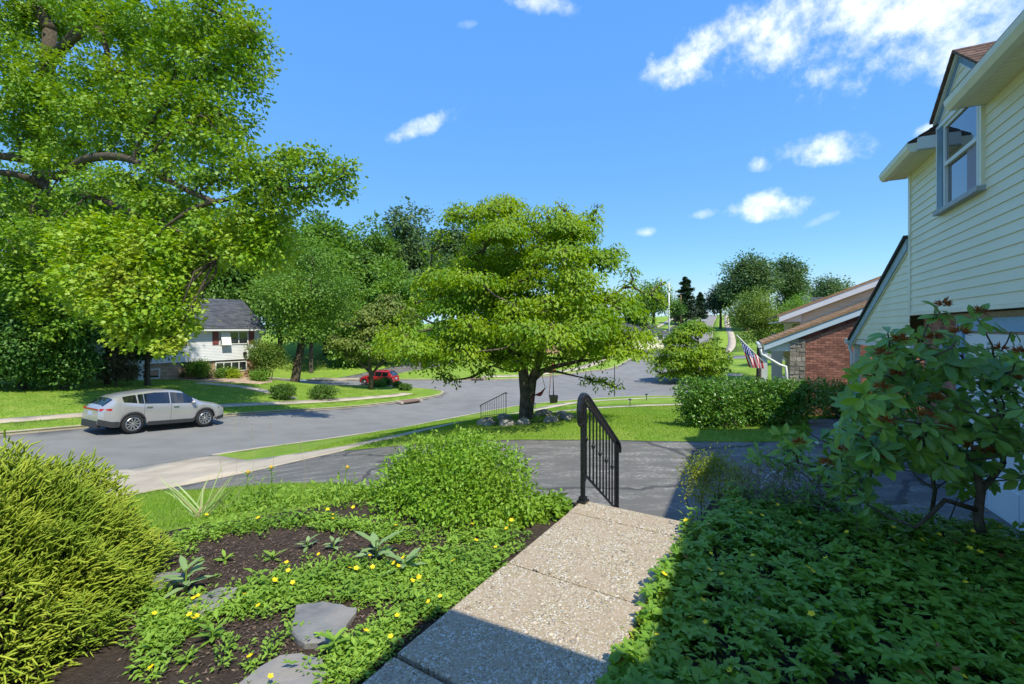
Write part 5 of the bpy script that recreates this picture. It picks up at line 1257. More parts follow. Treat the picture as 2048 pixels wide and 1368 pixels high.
# utility poles, marker flag
def upole(label, px, d, top, r, col):
    b = P(px, 700, d); b[2] = hz(b[0], b[1]); root = empty('utility_pole', b); tag(root, label, 'pole'); h = P(0, top, d)[2] - b[2]; mb = MB(); mb.tube([b - [0, 0, .3], b + [0, 0, h]], [r, r * .75], 8); mb.build('shaft', col, root, True, b)
    mb = MB(); mb.tube([b + [0, 0, h * .97], b + [-.5, .3, h * 1.0], b + [-1.2, .6, h * 1.0]], .04, 5); mb.build('lamp_arm', col, root, False, b); mb = MB(); mb.cbox(b + [-1.3, .65, h], .5, .2, .12); mb.build('lamp_head', M_gutter, root, False, b)
upole('pale street light pole left of the hill road', 1338, 88, 566, .17, M_gutter); upole('thin brown utility pole near the hill crest', 1362, 122, 590, .14, pm('pole_wood', (.30, .19, .11), (.22, .14, .09), 6, .9))
b = P(1460, 752, 31); b[2] = hz(b[0], b[1]); root = empty('marker_flag', b); tag(root, 'small orange marker flag on the far lawn left of the brick house', 'flag'); mb = MB(); mb.tube([b, b + [0, 0, .62]], .008, 4); mb.build('wire', M_gutter, root, False, b)
mb = MB(); mb.poly([b + [0, 0, .62], b + [.2, .03, .56], b + [.22, 0, .28], b + [.03, 0, .25]]); mb.poly([b + [-.01, .02, .62], b + [-.12, .02, .5], b + [-.1, .02, .25], b + [0, .02, .25]]); mb.build('cloth', pm('flag_orange', (.85, .22, .04), (.8, .18, .03), 5, .7), root, False, b)

def us_flag():
    d = 14.6; A, B_ = P(1481, 681, d), P(1526, 722, d); tip = P(1474, 671, d); base = P(1529, 726, d); root = empty('national_flag', base); org = np.array(root.location); tag(root, 'striped flag with blue starred canton hanging from the porch column', 'flag')
    mb = MB(); mb.tube([tip, base], .016, 7); mb.build('flag_pole', M_white, root, True, org); mb = MB(); mb.lathe([(0, -.03), (.03, 0), (0, .03)], tip, 'z', 8); mb.build('finial', M_gutter, root, True, org)
    C0, C1 = P(1500, 735, d), P(1526, 737, d); NS, NT = 26, 18; V = {}
    def pt(s, t):
        p = (A * (1 - s) + B_ * s) * (1 - t) + (C0 * (1 - s) + C1 * s) * t; return p + np.array([0, math.sin(s * 15 + t * 2) * .05 * (.3 + t), 0])
    mb = MB()
    for i in range(NS):
        for j in range(NT):
            s, t = i / NS, j / NT; st = int(s * 13); mi = 1 if st % 2 == 0 else 0
            if s < 7 / 13 - .01 and t < .42: mi = 2
            mb.poly([pt(s, t), pt(s + 1 / NS, t), pt(s + 1 / NS, t + 1 / NT), pt(s, t + 1 / NT)], mi)
    me = mb.build('cloth', [pm('flag_white', (.75, .74, .74)), pm('flag_red', (.55, .03, .05)), pm('flag_blue', (.06, .09, .36))], root, False, org)
    mb = MB()
    for r in range(5):
        for c in range(6):
            p = pt((c + .6 + (r % 2) * .4) / 6 * .5, (r + .5) / 5 * .4) + [0, -.006, 0]; mb.poly([p + np.array([math.cos(k * math.pi / 5 + math.pi / 2) * (.022 if k % 2 == 0 else .009), 0, math.sin(k * math.pi / 5 + math.pi / 2) * (.022 if k % 2 == 0 else .009)]) for k in range(10)])
    tag(mb.build('stars', pm('flag_white', (.75, .74, .74)), root, False, org), kind='stuff')
us_flag()

# ------------------------------------------------------------------ cars
def car(name, label, loc, heading, pitch, paint, T, cladding=True, rim_n=10, plate=None):
    root = empty(name, loc); root.rotation_mode = 'QUATERNION'
    f = Vector((math.cos(heading) * math.cos(pitch), math.sin(heading) * math.cos(pitch), math.sin(pitch))); y = Vector((-math.sin(heading), math.cos(heading), 0)); z = f.cross(y)
    root.rotation_quaternion = Matrix((f, y, z)).transposed().to_quaternion(); tag(root, label, 'car')
    L, WB, WR = T['L'], T['WB'], T['WR']; I = lambda k, x: float(np.interp(x, [p[0] for p in T[k]], [p[1] for p in T[k]]))
    ax = (-WB / 2 + T.get('off', 0), WB / 2 + T.get('off', 0)); AR = WR * 1.17
    xs = sorted(set([round(v, 4) for v in list(np.linspace(-L / 2, L / 2, 41)) + [a + AR * math.sin(t) for a in ax for t in np.linspace(-math.pi / 2, math.pi / 2, 15)] + [x for w in T['side'] for x in w] + list(T['front']) + list(T['rear'])]))
    def low(x):
        s = I('sill', x)
        for a in ax:
            if abs(x - a) < AR: s = max(s, WR + math.sqrt(max(AR * AR - (x - a) ** 2, 0)))
        return s
    def sec(x):
        w, b, t, rw, lo = I('w', x), I('belt', x), I('top', x), I('rw', x), low(x); lo = min(lo, b - .05)
        return [(w * .955, lo), (w * .99, lo + (b - lo) * .22), (w, lo + (b - lo) * .5), (w * .985, lo + (b - lo) * .82), (w * .95, b), (w * .915, b + .012), (rw + (w * .915 - rw) * .14, b + (t - .05 - b) * .9), (rw * .9, t - .028), (rw * .5, t - .006), (0, t)]
    S_ = [sec(x) for x in xs]; m = len(S_[0])
    def pt(i, k, s=1, off=0):
        yy, zz = S_[i][k]; return (xs[i], s * (yy + off), zz)
    body = MB()
    for s in (-1, 1):
        b0 = len(body.v)
        for i in range(len(xs)):
            for k in range(m): body.v.append(pt(i, k, s))
        for i in range(len(xs) - 1):
            for k in range(m - 1):
                q = [b0 + i * m + k, b0 + (i + 1) * m + k, b0 + (i + 1) * m + k + 1, b0 + i * m + k + 1]; body.f.append(q if s < 0 else q[::-1]); body.mi.append(0)
    for i in (0, len(xs) - 1): body.poly([pt(i, k, -1) for k in range(m)] + [pt(i, k, 1) for k in range(m - 1)][::-1])
    bo = body.build('body', paint, root, True); bo.data.set_sharp_from_angle(angle=R(22))
    dark = pm('car_trim', (.03, .03, .032), (.04, .04, .042), 30, .55)
    G_ = glass('car_glass', (.008, .010, .013), .05)
    def patch(nm, rng_, ks, off, mat, both=True, par=bo):
        for s in ((-1, 1) if both else (0,)):
            mb = MB()
            for i in range(len(xs) - 1):
                if xs[i] < rng_[0] - 1e-3 or xs[i + 1] > rng_[1] + 1e-3: continue
                for k in range(*ks):
                    for ss in ((s,) if s else (-1, 1)):
                        q = [pt(i, k, ss, off), pt(i + 1, k, ss, off), pt(i + 1, k + 1, ss, off), pt(i, k + 1, ss, off)]; q = [(a, b, c + (0 if s else .006)) for a, b, c in q]; mb.poly(q if ss < 0 else q[::-1])
            if mb.f: mb.build(nm, mat, par, True)
    for a, b in T['side']: patch('side_window', (a, b), (5, 6), .005, G_)
    patch('windshield', T['front'], (6, 9), 0, G_, False); patch('rear_window', T['rear'], (6, 9), 0, G_, False)
    def side_box(nm, x0, x1, z0, z1, off0, off1, mat, par=bo):
        for s in (-1, 1):
            mb = MB(); w = I('w', (x0 + x1) / 2); mb.box((x0, s * (w + off0), z0), (x1 - x0, 0, 0), (0, s * (off1 - off0), 0), (0, 0, z1 - z0)); mb.build(nm, mat, par)
    if cladding:
        for s in (-1, 1):
            mb = MB()
            for i in range(len(xs) - 1):
                l0, l1 = low(xs[i]), low(xs[i + 1]); h = .13 if not any(abs(xs[i] - a) < AR for a in ax) else .05; w0, w1 = I('w', xs[i]) * .985 + .012, I('w', xs[i + 1]) * .985 + .012
                h0 = h if xs[i] > -L / 2 + .55 else .2
                q = [(xs[i], s * w0, l0 - .02), (xs[i + 1], s * w1, l1 - .02), (xs[i + 1], s * w1, l1 + h0), (xs[i], s * w0, l0 + h0)]; mb.poly(q if s < 0 else q[::-1])
            mb.build('sill_cladding', dark, bo)
        for x, s in ((-L / 2, -1), (L / 2, 1)):
            mb = MB(); w = I('w', x) * .95; mb.box((x - .02 if s < 0 else x - .12, -w, .28), (.14, 0, 0), (0, 2 * w, 0), (0, 0, .26)); mb.build('bumper', dark, bo)
    for s in (-1, 1):      # door seams, handles, mirrors, lamps
        for x in T['seams']:
            mb = MB(); i = min(range(len(xs)), key=lambda q: abs(xs[q] - x))
            for k in range(0, 4):
                a, b = pt(i, k, s, .002), pt(i, k + 1, s, .002); mb.poly([(a[0] - .005, a[1], a[2]), (a[0] + .005, a[1], a[2]), (b[0] + .005, b[1], b[2]), (b[0] - .005, b[1], b[2])])
            mb.build('door_seam', dark, bo)
        for x in T['handles']:
            mb = MB(); w = I('w', x); mb.box((x, s * (w - .01), I('belt', x) - .13), (.2, 0, 0), (0, s * .035, 0), (0, 0, .03)); mb.build('door_handle', pm('chrome', (.7, .7, .7), None, 5, .15, metal=1.0), bo)
        x = T['mirror']; w = I('w', x); mb = MB(); mb.lathe([(0, -.1), (.06, -.08), (.085, 0), (.06, .08), (0, .1)], (x, s * (w + .06), I('belt', x) + .06), 'y', 10); mb.build('mirror', paint, bo, True)
        mb = MB(); zt = T['tail']; x0 = -L / 2
        P_ = [(x0 + .02, I('w', x0 + .02)), (x0 + .25, I('w', x0 + .25)), (x0 + T['taillen'], I('w', x0 + T['taillen']))]
        for (xa, wa), (xb, wb) in zip(P_, P_[1:]): mb.poly([(xa, s * (wa + .004), zt), (xb, s * (wb + .004), zt + .02), (xb, s * (wb * .985 + .004), zt + .07 if xb < P_[-1][0] else zt + .04), (xa, s * (wa + .002), zt + .08)])
        mb.poly([(x0 - .012, 0, zt + .01), (x0 - .012, s * I('w', x0) * .98, zt + .01), (x0 - .012, s * I('w', x0) * .98, zt + .07), (x0 - .012, 0, zt + .07)]); mb.build('tail_light', pm('tail_red', (.45, .01, .015), (.38, .01, .012), 8, .2, spec=.6), bo)
        mb = MB(); xf = L / 2; mb.poly([(xf - .05, s * I('w', xf - .05) + s * .004, T['head']), (xf - .45, s * I('w', xf - .45) + s * .004, T['head'] + .06), (xf - .45, s * I('w', xf - .45) + s * .002, T['head'] + .12), (xf - .1, s * I('w', xf - .1) + s * .004, T['head'] + .08)]); mb.build('headlight', pm('lamp_dark', (.08, .08, .09), None, 5, .1, spec=.8), bo)
    mb = MB(); mb.box((-L / 2 - .016, -.17, T['tail'] - .2), (.012, 0, 0), (0, .34, 0), (0, 0, .15)); mb.build('number_plate', pm('plate', (.55, .58, .62), (.25, .33, .5), 60, .5), bo)
    rimm = pm('rim_metal', (.66, .66, .67), (.6, .6, .6), 5, .22, metal=.9); tyre = pm('tyre', (.02, .02, .021), (.03, .03, .03), 20, .85)
    for a in ax:
        for s in (-1, 1):
            yc = s * (I('w', a) - .115); W = empty('wheel', (a, yc, WR)); W.parent = root; r = WR
            mb = MB(); mb.lathe([(r * .68, -.1), (r * .93, -.115), (r * .995, -.08), (r, 0), (r * .995, .08), (r * .93, .115), (r * .68, .1)], (0, 0, 0), 'y', 28); mb.build('tyre', tyre, W, True)
            mb = MB(); mb.lathe([(r * .70, s * .10), (r * .66, s * .105), (r * .63, s * .07), (r * .6, s * .02), (0, s * .02)], (0, 0, 0), 'y', 28)
            mb.build('wheel_dish', dark, W)
            mb = MB(); mb.lathe([(r * .705, s * .10), (r * .66, s * .112), (r * .62, s * .09)], (0, 0, 0), 'y', 28); mb.lathe([(0, s * .1), (r * .12, s * .1), (r * .15, s * .05)], (0, 0, 0), 'y', 12)
            for k in range(rim_n):
                for dl in (-.09, .09):
                    t = 2 * math.pi * k / rim_n + dl; d = np.array([math.cos(t), 0, math.sin(t)]); e = np.array([-d[2], 0, d[0]]); mb.box(d * r * .1 - e * r * .028 + [0, s * .06, 0], d * r * .55, e * r * .056, (0, s * .032, 0))
            mb.build('rim', rimm, W)
    return root
SUV = dict(L=4.74, WB=2.69, WR=.365, off=.03,
           top=[(-2.37, .95), (-2.34, 1.04), (-2.25, 1.14), (-1.96, 1.38), (-1.8, 1.46), (-1.4, 1.55), (-.6, 1.66), (.0, 1.66), (.45, 1.60), (1.22, 1.16), (1.5, 1.08), (2.0, .98), (2.25, .86), (2.37, .66)],
           belt=[(-2.37, .84), (-2.2, 1.02), (-1.9, 1.22), (-1.55, 1.20), (-1.0, 1.13), (.4, 1.07), (1.22, 1.05), (1.9, .92), (2.25, .78), (2.37, .6)],
           w=[(-2.37, .66), (-2.25, .80), (-1.9, .89), (-1.2, .925), (.8, .925), (1.5, .91), (2.0, .84), (2.25, .70), (2.37, .52)],
           rw=[(-2.37, .6), (-2.0, .60), (-1.5, .56), (-.3, .60), (.5, .59), (1.22, .70), (1.6, .74), (2.25, .58), (2.37, .44)],
           sill=[(-2.37, .42), (-2.0, .30), (1.9, .27), (2.37, .34)], side=[(-1.66, -1.22), (-1.17, -.98), (-.96, -.06), (-.02, .86)], front=(.5, 1.2), rear=(-2.25, -1.96),
           seams=[-1.0, -.02, .98], handles=[-.92, .06], mirror=.8, tail=.93, taillen=.78, head=.72)
M_silver = pm('silver_paint', (.52, .50, .48), (.49, .475, .455), 2, .3, 0, 60, .5, metal=.55, coat=.7)
fd = np.array([.469, .883]); wr, wf = G(262, 858), G(411, 848)
hd = math.atan2(.883, .469); cc = (np.array([-15.1, 18.0]) + np.array([-13.84, 20.37])) / 2 + np.array([-.883, .469]) * .82; cc = cc + fd * .0
za, zb_ = hz(*(cc - fd * 1.35)) - .11, hz(*(cc + fd * 1.35)) - .11
car('parked_suv', 'silver crossover SUV parked at the far kerb', (cc[0], cc[1], (za + zb_) / 2), hd, math.atan2(zb_ - za, 2.7), M_silver, SUV)
HATCH = dict(L=3.85, WB=2.4, WR=.30, off=.02,
             top=[(-1.92, .80), (-1.88, 1.0), (-1.7, 1.25), (-1.45, 1.44), (-.5, 1.52), (.1, 1.47), (.95, 1.0), (1.4, .92), (1.8, .78), (1.92, .6)],
             belt=[(-1.92, .72), (-1.7, .95), (0, .93), (.95, .88), (1.6, .76), (1.92, .5)], w=[(-1.92, .68), (-1.6, .82), (0, .845), (1.3, .82), (1.75, .68), (1.92, .5)], rw=[(-1.92, .6), (-1.4, .56), (.1, .56), (.95, .64), (1.92, .42)],
             sill=[(-1.92, .34), (-1.5, .24), (1.5, .22), (1.92, .3)], side=[(-1.4, -.75), (-.7, .02), (.06, .7)], front=(.15, .92), rear=(-1.88, -1.45), seams=[-.72, .04, .8], handles=[-.6, .15], mirror=.62, tail=.85, taillen=.25, head=.62)
rc = G(752, 769); rc2 = np.array([rc[0], rc[1] + 1.0]); rz_ = hz(*rc2) - .11
car('parked_hatchback', 'small red hatchback parked on the side street', (rc2[0], rc2[1], rz_), R(180 - 14), 0, pm('red_paint', (.42, .015, .02), (.38, .012, .018), 2, .3, coat=.7, spec=.5), HATCH, False, 7)

# ------------------------------------------------------------------ foreground planting
def plane_pts(px, py, z=0.0):
    d = (EYE - z) * FPX / (np.asarray(py, float) - HOR); return np.stack([(np.asarray(px, float) - 1024) / FPX * d, d], -1)

def gold_shrub():
    c = np.array([-2.78, 2.36, .04]); rad = np.array([.66, .74, .79]); b = np.array([-2.78, 2.36, 0.0]); root = empty('golden_conifer', b); tag(root, 'golden green dwarf conifer with finger-like shoots, lower left', 'shrub')
    def fingers(n, sc, rr, Lr, spread=.5):
        u = ball(n * 2); u = u[u[:, 2] > -.1][:n]; n = len(u); lump = 1 + .08 * np.sin(u[:, 0] * 9 + u[:, 2] * 7 + 3 * u[:, 1]) + .07 * np.sin(u[:, 1] * 14 + u[:, 2] * 11 + 2) + .04 * np.sin(u[:, 0] * 25 + u[:, 2] * 19)
        base = c + u * rad * (lump * rng.uniform(*sc, n))[:, None]
        D = nrm(u * .75 + np.array([.45, -.1, .55]) + rng.normal(size=(n, 3)) * spread); bend = nrm(rng.normal(size=(n, 3)) + np.array([.4, 0, -.6]))
        Ln = rng.uniform(*Lr, n)[:, None]; R0 = rng.uniform(*rr, n)[:, None]; rings = []
        a = nrm(np.cross(D, np.array([.3, .2, .9]))); e = np.cross(D, a)
        for t, rs in ((0, .75), (.35, 1.0), (.75, .8)):
            p = base + D * Ln * t + bend * Ln * .22 * t * t
            for k in range(4): rings.append(p + R0 * rs * (a * math.cos(k * math.pi / 2) + e * math.sin(k * math.pi / 2)))
        rings.append(base + D * Ln + bend * Ln * .22); V = np.stack(rings, 1).reshape(-1, 3); f = []
        for r in range(2):
            for k in range(4): k2 = (k + 1) % 4; f += [(r * 4 + k, r * 4 + k2, r * 4 + 4 + k2), (r * 4 + k, r * 4 + 4 + k2, r * 4 + 4 + k)]
        for k in range(4): f.append((8 + k, 8 + (k + 1) % 4, 12))
        return V, (np.arange(n)[:, None, None] * 13 + np.array(f)[None]).reshape(-1, 3)
    o = leaf_obj('shoots', [fingers(19000, (.86, 1.05), (.003, .0055), (.04, .09), .5)], M_gold, root, b)
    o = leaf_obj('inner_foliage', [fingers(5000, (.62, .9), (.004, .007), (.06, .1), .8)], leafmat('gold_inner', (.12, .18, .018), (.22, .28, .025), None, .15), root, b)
    mb = MB()
    for _ in range(14): q = c + ball(1)[0] * rad * .7; q[2] = max(q[2], .15); mb.tube(wiggle(b + [0, 0, -.03], q, 4, .06), [.02, .015, .01, .005], 5)
    mb.build('stems', M_twig, root, True, b)
gold_shrub()

# spirea mound and the lighter low plant at its foot
def mound_shrub(name, label, pxs, n, leaf, mat, sig=.05, aspect=.5, stems=26, shape='diamond', up=.5, shell=.75):
    bl = []
    for px, py, d, hw, hh in pxs: r = hw / FPX * d; bl.append((P(px, py, d), np.array([r, r * .9, hh / FPX * d])))
    C = np.mean([b[0] for b in bl], 0); b = np.array([C[0], C[1], hz(C[0], C[1])]); return shrub(name, label, b, bl, n, leaf, mat, aspect, sig, shell, stems, .007, None, shape, 'shrub', up)
mound_shrub('spirea_shrub', 'rounded green spirea mound left of the handrail', [(815, 965, 4.3, 55, 45), (865, 935, 4.4, 70, 50), (930, 912, 4.5, 66, 36), (900, 975, 4.1, 90, 58), (985, 950, 4.3, 70, 52), (1015, 1000, 4.0, 58, 42), (820, 1010, 4.0, 60, 34), (925, 1015, 3.9, 85, 34), (770, 990, 4.3, 36, 26)], 26000, .038, M_leaf_spirea)
mound_shrub('lime_plant', 'bright low leafy plant between the spirea and the walk', [(1040, 1035, 3.85, 42, 24), (1085, 1022, 3.95, 36, 20), (1000, 1055, 3.75, 30, 18), (1110, 1010, 4.05, 20, 14)], 3200, .05, leafmat('leaf_limegreen', (.22, .38, .03), (.32, .46, .05), (.14, .28, .03), .3), .03, .55)
mound_shrub('leafy_weed_bank', 'loose leafy weeds along the back edge of the bed', [(520, 1012, 4.3, 46, 20), (600, 1010, 4.35, 60, 20), (680, 1000, 4.4, 55, 24), (460, 1040, 4.1, 50, 16), (560, 1036, 4.1, 60, 15), (650, 1036, 4.1, 55, 15), (720, 1025, 4.2, 45, 20), (410, 1068, 3.8, 40, 10)], 7500, .05, M_leaf_weed, .05, .35)

def scatter_band(lines, per, width):
    out = []
    for ln, n, w in lines:
        ln = np.array(ln, float); seg = rng.integers(0, len(ln) - 1, n); t = rng.random(n)[:, None]; p = ln[seg] * (1 - t) + ln[seg + 1] * t + rng.normal(size=(n, 2)) * w; out.append(p)
    return np.concatenate(out)
def on_walk(xy):
    q = xy - W0; a = q @ W2; c = q @ X2; return (c > -.02) & (c < .94) & (a < .05)
def tufts(xy, k, L, h, lean=.9, aspect=.45, shape='diamond'):
    """k small leaves per plant standing at xy"""
    z = H(xy); n = len(xy); b = np.repeat(np.column_stack([xy, z]), k, 0); a = rng.uniform(0, 2 * math.pi, n * k); hh = rng.uniform(.15, 1, n * k) * np.repeat(rng.uniform(.5, 1.2, n) * h, k); rr = rng.random(n * k) * L * 1.2
    Pt = b + np.stack([np.cos(a) * rr, np.sin(a) * rr, hh], 1); D = nrm(np.stack([np.cos(a), np.sin(a), rng.uniform(-.2, lean, n * k)], 1)); Nn = nrm(np.stack([-np.cos(a) * .3, -np.sin(a) * .3, np.ones(n * k)], 1) + rng.normal(size=(n * k, 3)) * .25)
    Ln = L * rng.uniform(.6, 1.3, n * k); return leaf_geo(Pt, D, Nn, Ln, Ln * aspect, .15, shape, .15)
bands = [([(300, 1250), (420, 1222), (560, 1172), (700, 1150), (830, 1135), (960, 1100), (1050, 1066)], 480, 17), ([(480, 1200), (620, 1170), (760, 1175), (880, 1160), (960, 1130)], 420, 20),
         ([(330, 1088), (470, 1052), (600, 1040), (720, 1052), (800, 1070), (1000, 1075)], 420, 9), ([(1000, 1135), (900, 1200), (800, 1245), (740, 1290)], 200, 15), ([(310, 1190), (330, 1250), (300, 1340)], 130, 22), ([(640, 1320), (740, 1300), (690, 1350)], 90, 24),
         ([(320, 1130), (500, 1110), (620, 1140), (560, 1240), (420, 1320), (560, 1300)], 60, 40)]
bp = scatter_band(bands, 1, 1); bp = bp[bp[:, 1] > 985]; bxy = plane_pts(bp[:, 0], bp[:, 1]); bxy = bxy[~on_walk(bxy)]
gc = leaf_obj('weed_cover', [tufts(bxy, 13, .028, .05), tufts(bxy[::3], 5, .045, .07)], M_leaf_weed); tag(gc, 'low spreading weeds with small leaves over the mulch bed', 'weeds', None, 'stuff')

# right bed: whorled groundcover
def cover_right():
    n = 5200; u = rng.uniform(-.2, 5.0, n); nn = rng.uniform(-2.6, 1.2, n); xy = nn[:, None] * N2 + u[:, None] * U2; q = xy - W0; c = q @ X2; a = q @ W2
    ok = (c > .95 + .03 * np.sin(a * 7)) & (xy[:, 1] > .6) & ((a < .02) | (c > 1.12)) & inside(PLAT, xy); xy = xy[ok]; n = len(xy); z = H(xy); h = rng.uniform(.06, .15, n) + .03 * np.sin(xy[:, 0] * 5) * np.sin(xy[:, 1] * 4)
    K = 7; ph = rng.uniform(0, 6.28, n); a = (ph[:, None] + np.arange(K)[None] * 2 * math.pi / K + rng.normal(size=(n, K)) * .2).ravel(); b = np.repeat(np.column_stack([xy, z + h]), K, 0); tl = np.repeat(rng.uniform(.05, .55, n), K)
    D = nrm(np.stack([np.cos(a), np.sin(a), tl + rng.normal(size=n * K) * .2], 1)); Nn = nrm(np.stack([-np.cos(a) * .3, -np.sin(a) * .3, np.ones(n * K)], 1) + rng.normal(size=(n * K, 3)) * .2)
    Ln = np.repeat(rng.uniform(.032, .072, n), K) * rng.uniform(.75, 1.2, n * K); g1 = leaf_geo(b, D, Nn, Ln, Ln * .46, .1, 'oval', .22)
    b2 = b - np.array([0, 0, .04]) + rng.normal(size=b.shape) * .03; g2 = leaf_geo(b2, D + rng.normal(size=D.shape) * .5, Nn, Ln * .9, Ln * .4, .1, 'diamond', .2)
    o = leaf_obj('groundcover', [g1, g2], M_leaf_cover); tag(o, 'dense whorled green groundcover filling the bed right of the walk', 'groundcover', None, 'stuff')
    k = rng.random(n); o2 = leaf_obj('groundcover_weeds', [tufts(xy[k < .30] + rng.normal(size=(int((k < .30).sum()), 2)) * .03, 9, .05, .17, .8, .38)], leafmat('leaf_cover_weed', (.18, .33, .04), (.30, .46, .06), (.15, .28, .035), .4, .45, .35, 3.0)); tag(o2, 'finer paler weeds growing through the groundcover right of the walk', 'weeds', None, 'stuff')
    k2 = k > .93; o3 = leaf_obj('dead_leaves', [tufts(xy[k2], 1, .05, .17, .3, .5)], M_brown); tag(o3, 'scattered dead brown leaves on the groundcover', 'leaves', None, 'stuff')
    return xy, z + h
cxy, cz = cover_right()
# groundcover strip at the walk edge, sunlight painted into its yellowish leaf colour
e = rng.uniform(-2.4, -.55, 260); exy = W0 + W2 * e[:, None] + X2 * (.95 + np.abs(rng.normal(size=260)) * .10)[:, None]
tag(leaf_obj('edge_groundcover', [tufts(exy, 9, .045, .07, .9, .5)], leafmat('leaf_edge_lit', (.26, .36, .03), (.40, .46, .05), None, .3)), 'groundcover along the right edge of the walk, sunlight painted into its yellow green', 'groundcover', None, 'stuff')

# yellow flowers
def flower_mesh():
    mb = MB()
    for k in range(5):
        t = 2 * math.pi * k / 5; d = np.array([math.cos(t), math.sin(t), 0]); e = np.array([-d[1], d[0], 0]); mb.poly([(0, 0, 0), d * .6 + e * .42 + [0, 0, .18], d * 1.0 + e * .12 + [0, 0, .3], d * 1.0 - e * .12 + [0, 0, .3], d * .6 - e * .42 + [0, 0, .18]])
    mb.lathe([(.22, 0), (.2, .15), (0, .22)], (0, 0, 0), 'z', 7); mb.tube([(0, 0, -4.5), (.1, 0, -2), (0, 0, 0)], .06, 4, 1)
    o = mb.build('flower', [M_flower, M_leaf_weed]); me = o.data; bpy.data.objects.remove(o); return me
fm = flower_mesh()
def flowers(parent, xyz):
    for p in xyz:
        o = bpy.data.objects.new('flower', fm); COL.objects.link(o); o.parent = parent; s = rng.uniform(.012, .019); o.scale = (s, s, s); o.location = p; o.rotation_euler = (rng.uniform(-.5, .5), rng.uniform(-.5, .5), rng.uniform(0, 6))
sel = rng.choice(len(bxy), 52, replace=False); fz = H(bxy[sel]); flowers(gc, np.column_stack([bxy[sel], fz + rng.uniform(.06, .1, 52)]))
vis = np.where((cxy[:, 1] > 1.2) & (np.abs(cxy[:, 0]) < cxy[:, 1] * 1.1))[0]; sel = rng.choice(vis, 60, replace=False); flowers(bpy.data.objects['groundcover'], np.column_stack([cxy[sel], cz[sel] + rng.uniform(.055, .085, len(sel))]))

# bigger weeds, lily leaves, stalks
def rosette(name, label, px, py, L, n, mat, aspect=.3, h=.03, up=.6, z=0.0, group=None):
    x, y = plane_pts(px, py, z); b = np.array([x, y, hz(x, y)]); root = empty(name, b); tag(root, label, 'weed', group); a = np.arange(n) * 2.4 + rng.uniform(0, 6); hh = np.linspace(.1, 1, n) * h; Pt = b + np.stack([np.zeros(n), np.zeros(n), hh], 1)
    D = nrm(np.stack([np.cos(a), np.sin(a), up * np.linspace(.3, 1.5, n)], 1)); Nn = nrm(np.stack([-np.cos(a), -np.sin(a), np.full(n, 1.6)], 1)); leaf_obj('leaves', [leaf_geo(Pt, D, Nn, L * rng.uniform(.7, 1.1, n), L * aspect * rng.uniform(.8, 1.1, n), .12, 'oval', .25)], mat, root, b)
    mb = MB(); mb.tube([b - [0, 0, .02], b + [0, 0, h + .01]], [.006, .004], 5); mb.build('stem', M_leaf_weed, root, False, b)
for lab, px, py, L, n, m, h in [('large grey green thistle in the middle of the weed bed', 752, 1118, .19, 9, M_leaf_grey, .13), ('broad leaved thistle right of the largest one', 810, 1140, .16, 9, M_leaf_grey, .08), ('toothed weed beside the upper flagstones', 372, 1180, .15, 12, M_leaf_grey, .14), ('small rosette weed in the mulch, leftmost', 450, 1118, .08, 7, M_leaf_weed, .03),
                              ('small rosette weed in the mulch, second from left', 545, 1115, .09, 7, M_leaf_weed, .03), ('pale sprout below the spirea, left of two', 615, 1092, .09, 8, M_leaf_grey, .05), ('pale sprout below the spirea, right of two', 668, 1094, .1, 8, M_leaf_grey, .06), ('upright weed at the left walk edge by the slab joint', 1003, 1128, .09, 8, M_leaf_weed, .05),
                              ('leafy weed between the two largest flagstones', 668, 1300, .10, 12, M_leaf_weed, .07), ('low weed beside the golden conifer', 425, 1275, .09, 12, M_leaf_weed, .05), ('tiny weed in the lower mulch', 375, 1320, .06, 7, M_leaf_weed, .03), ('dandelion leaves by the lawn edge', 330, 1100, .1, 9, M_leaf_weed, .03)]:
    rosette('weed', lab, px, py, L, n, m, .3, h)
def tall_weed(label, px, py, top, d, n=26, L=.08, flower=True):
    b = P(px, py, d); b[2] = hz(b[0], b[1]); t = P(px + rng.uniform(-8, 8), top, d); root = empty('tall_weed', b); tag(root, label, 'weed'); mb = MB(); st = wiggle(b, t, 5, .03); mb.tube(st, [.005, .005, .004, .004, .003], 5); mb.build('stem', M_leaf_weed, root, False, b)
    k = np.linspace(.15, .98, n); Pt = np.array([np.array(st[0]) * (1 - q) + np.array(st[-1]) * q for q in k]); a = np.arange(n) * 2.4; D = np.stack([np.cos(a), np.sin(a), np.full(n, .55)], 1); Nn = np.stack([-np.cos(a) * .5, -np.sin(a) * .5, np.ones(n)], 1); leaf_obj('leaves', [leaf_geo(Pt, D, Nn, L * rng.uniform(.7, 1.1, n), L * .2, .1, 'oval', .2)], M_leaf_weed, root, b)
    if flower: mb = MB(); mb.lathe([(0, -.02), (.02, 0), (.012, .02), (0, .025)], t, 'z', 7); mb.build('flower_head', pm('head_yellow', (.62, .42, .06), (.5, .3, .05), 50, .8), root, True, b)
tall_weed('tall lance-leaved weed left of the pair beside the lilies', 492, 1010, 945, 4.5); tall_weed('tall lance-leaved weed right of the pair beside the lilies', 545, 1005, 935, 4.6); tall_weed('shorter lance-leaved weed in front of the pair', 520, 1020, 962, 4.4, 20, .08, False); tall_weed('pinkish tipped weed left of the spirea mound', 690, 990, 935, 4.6, 18, .06)
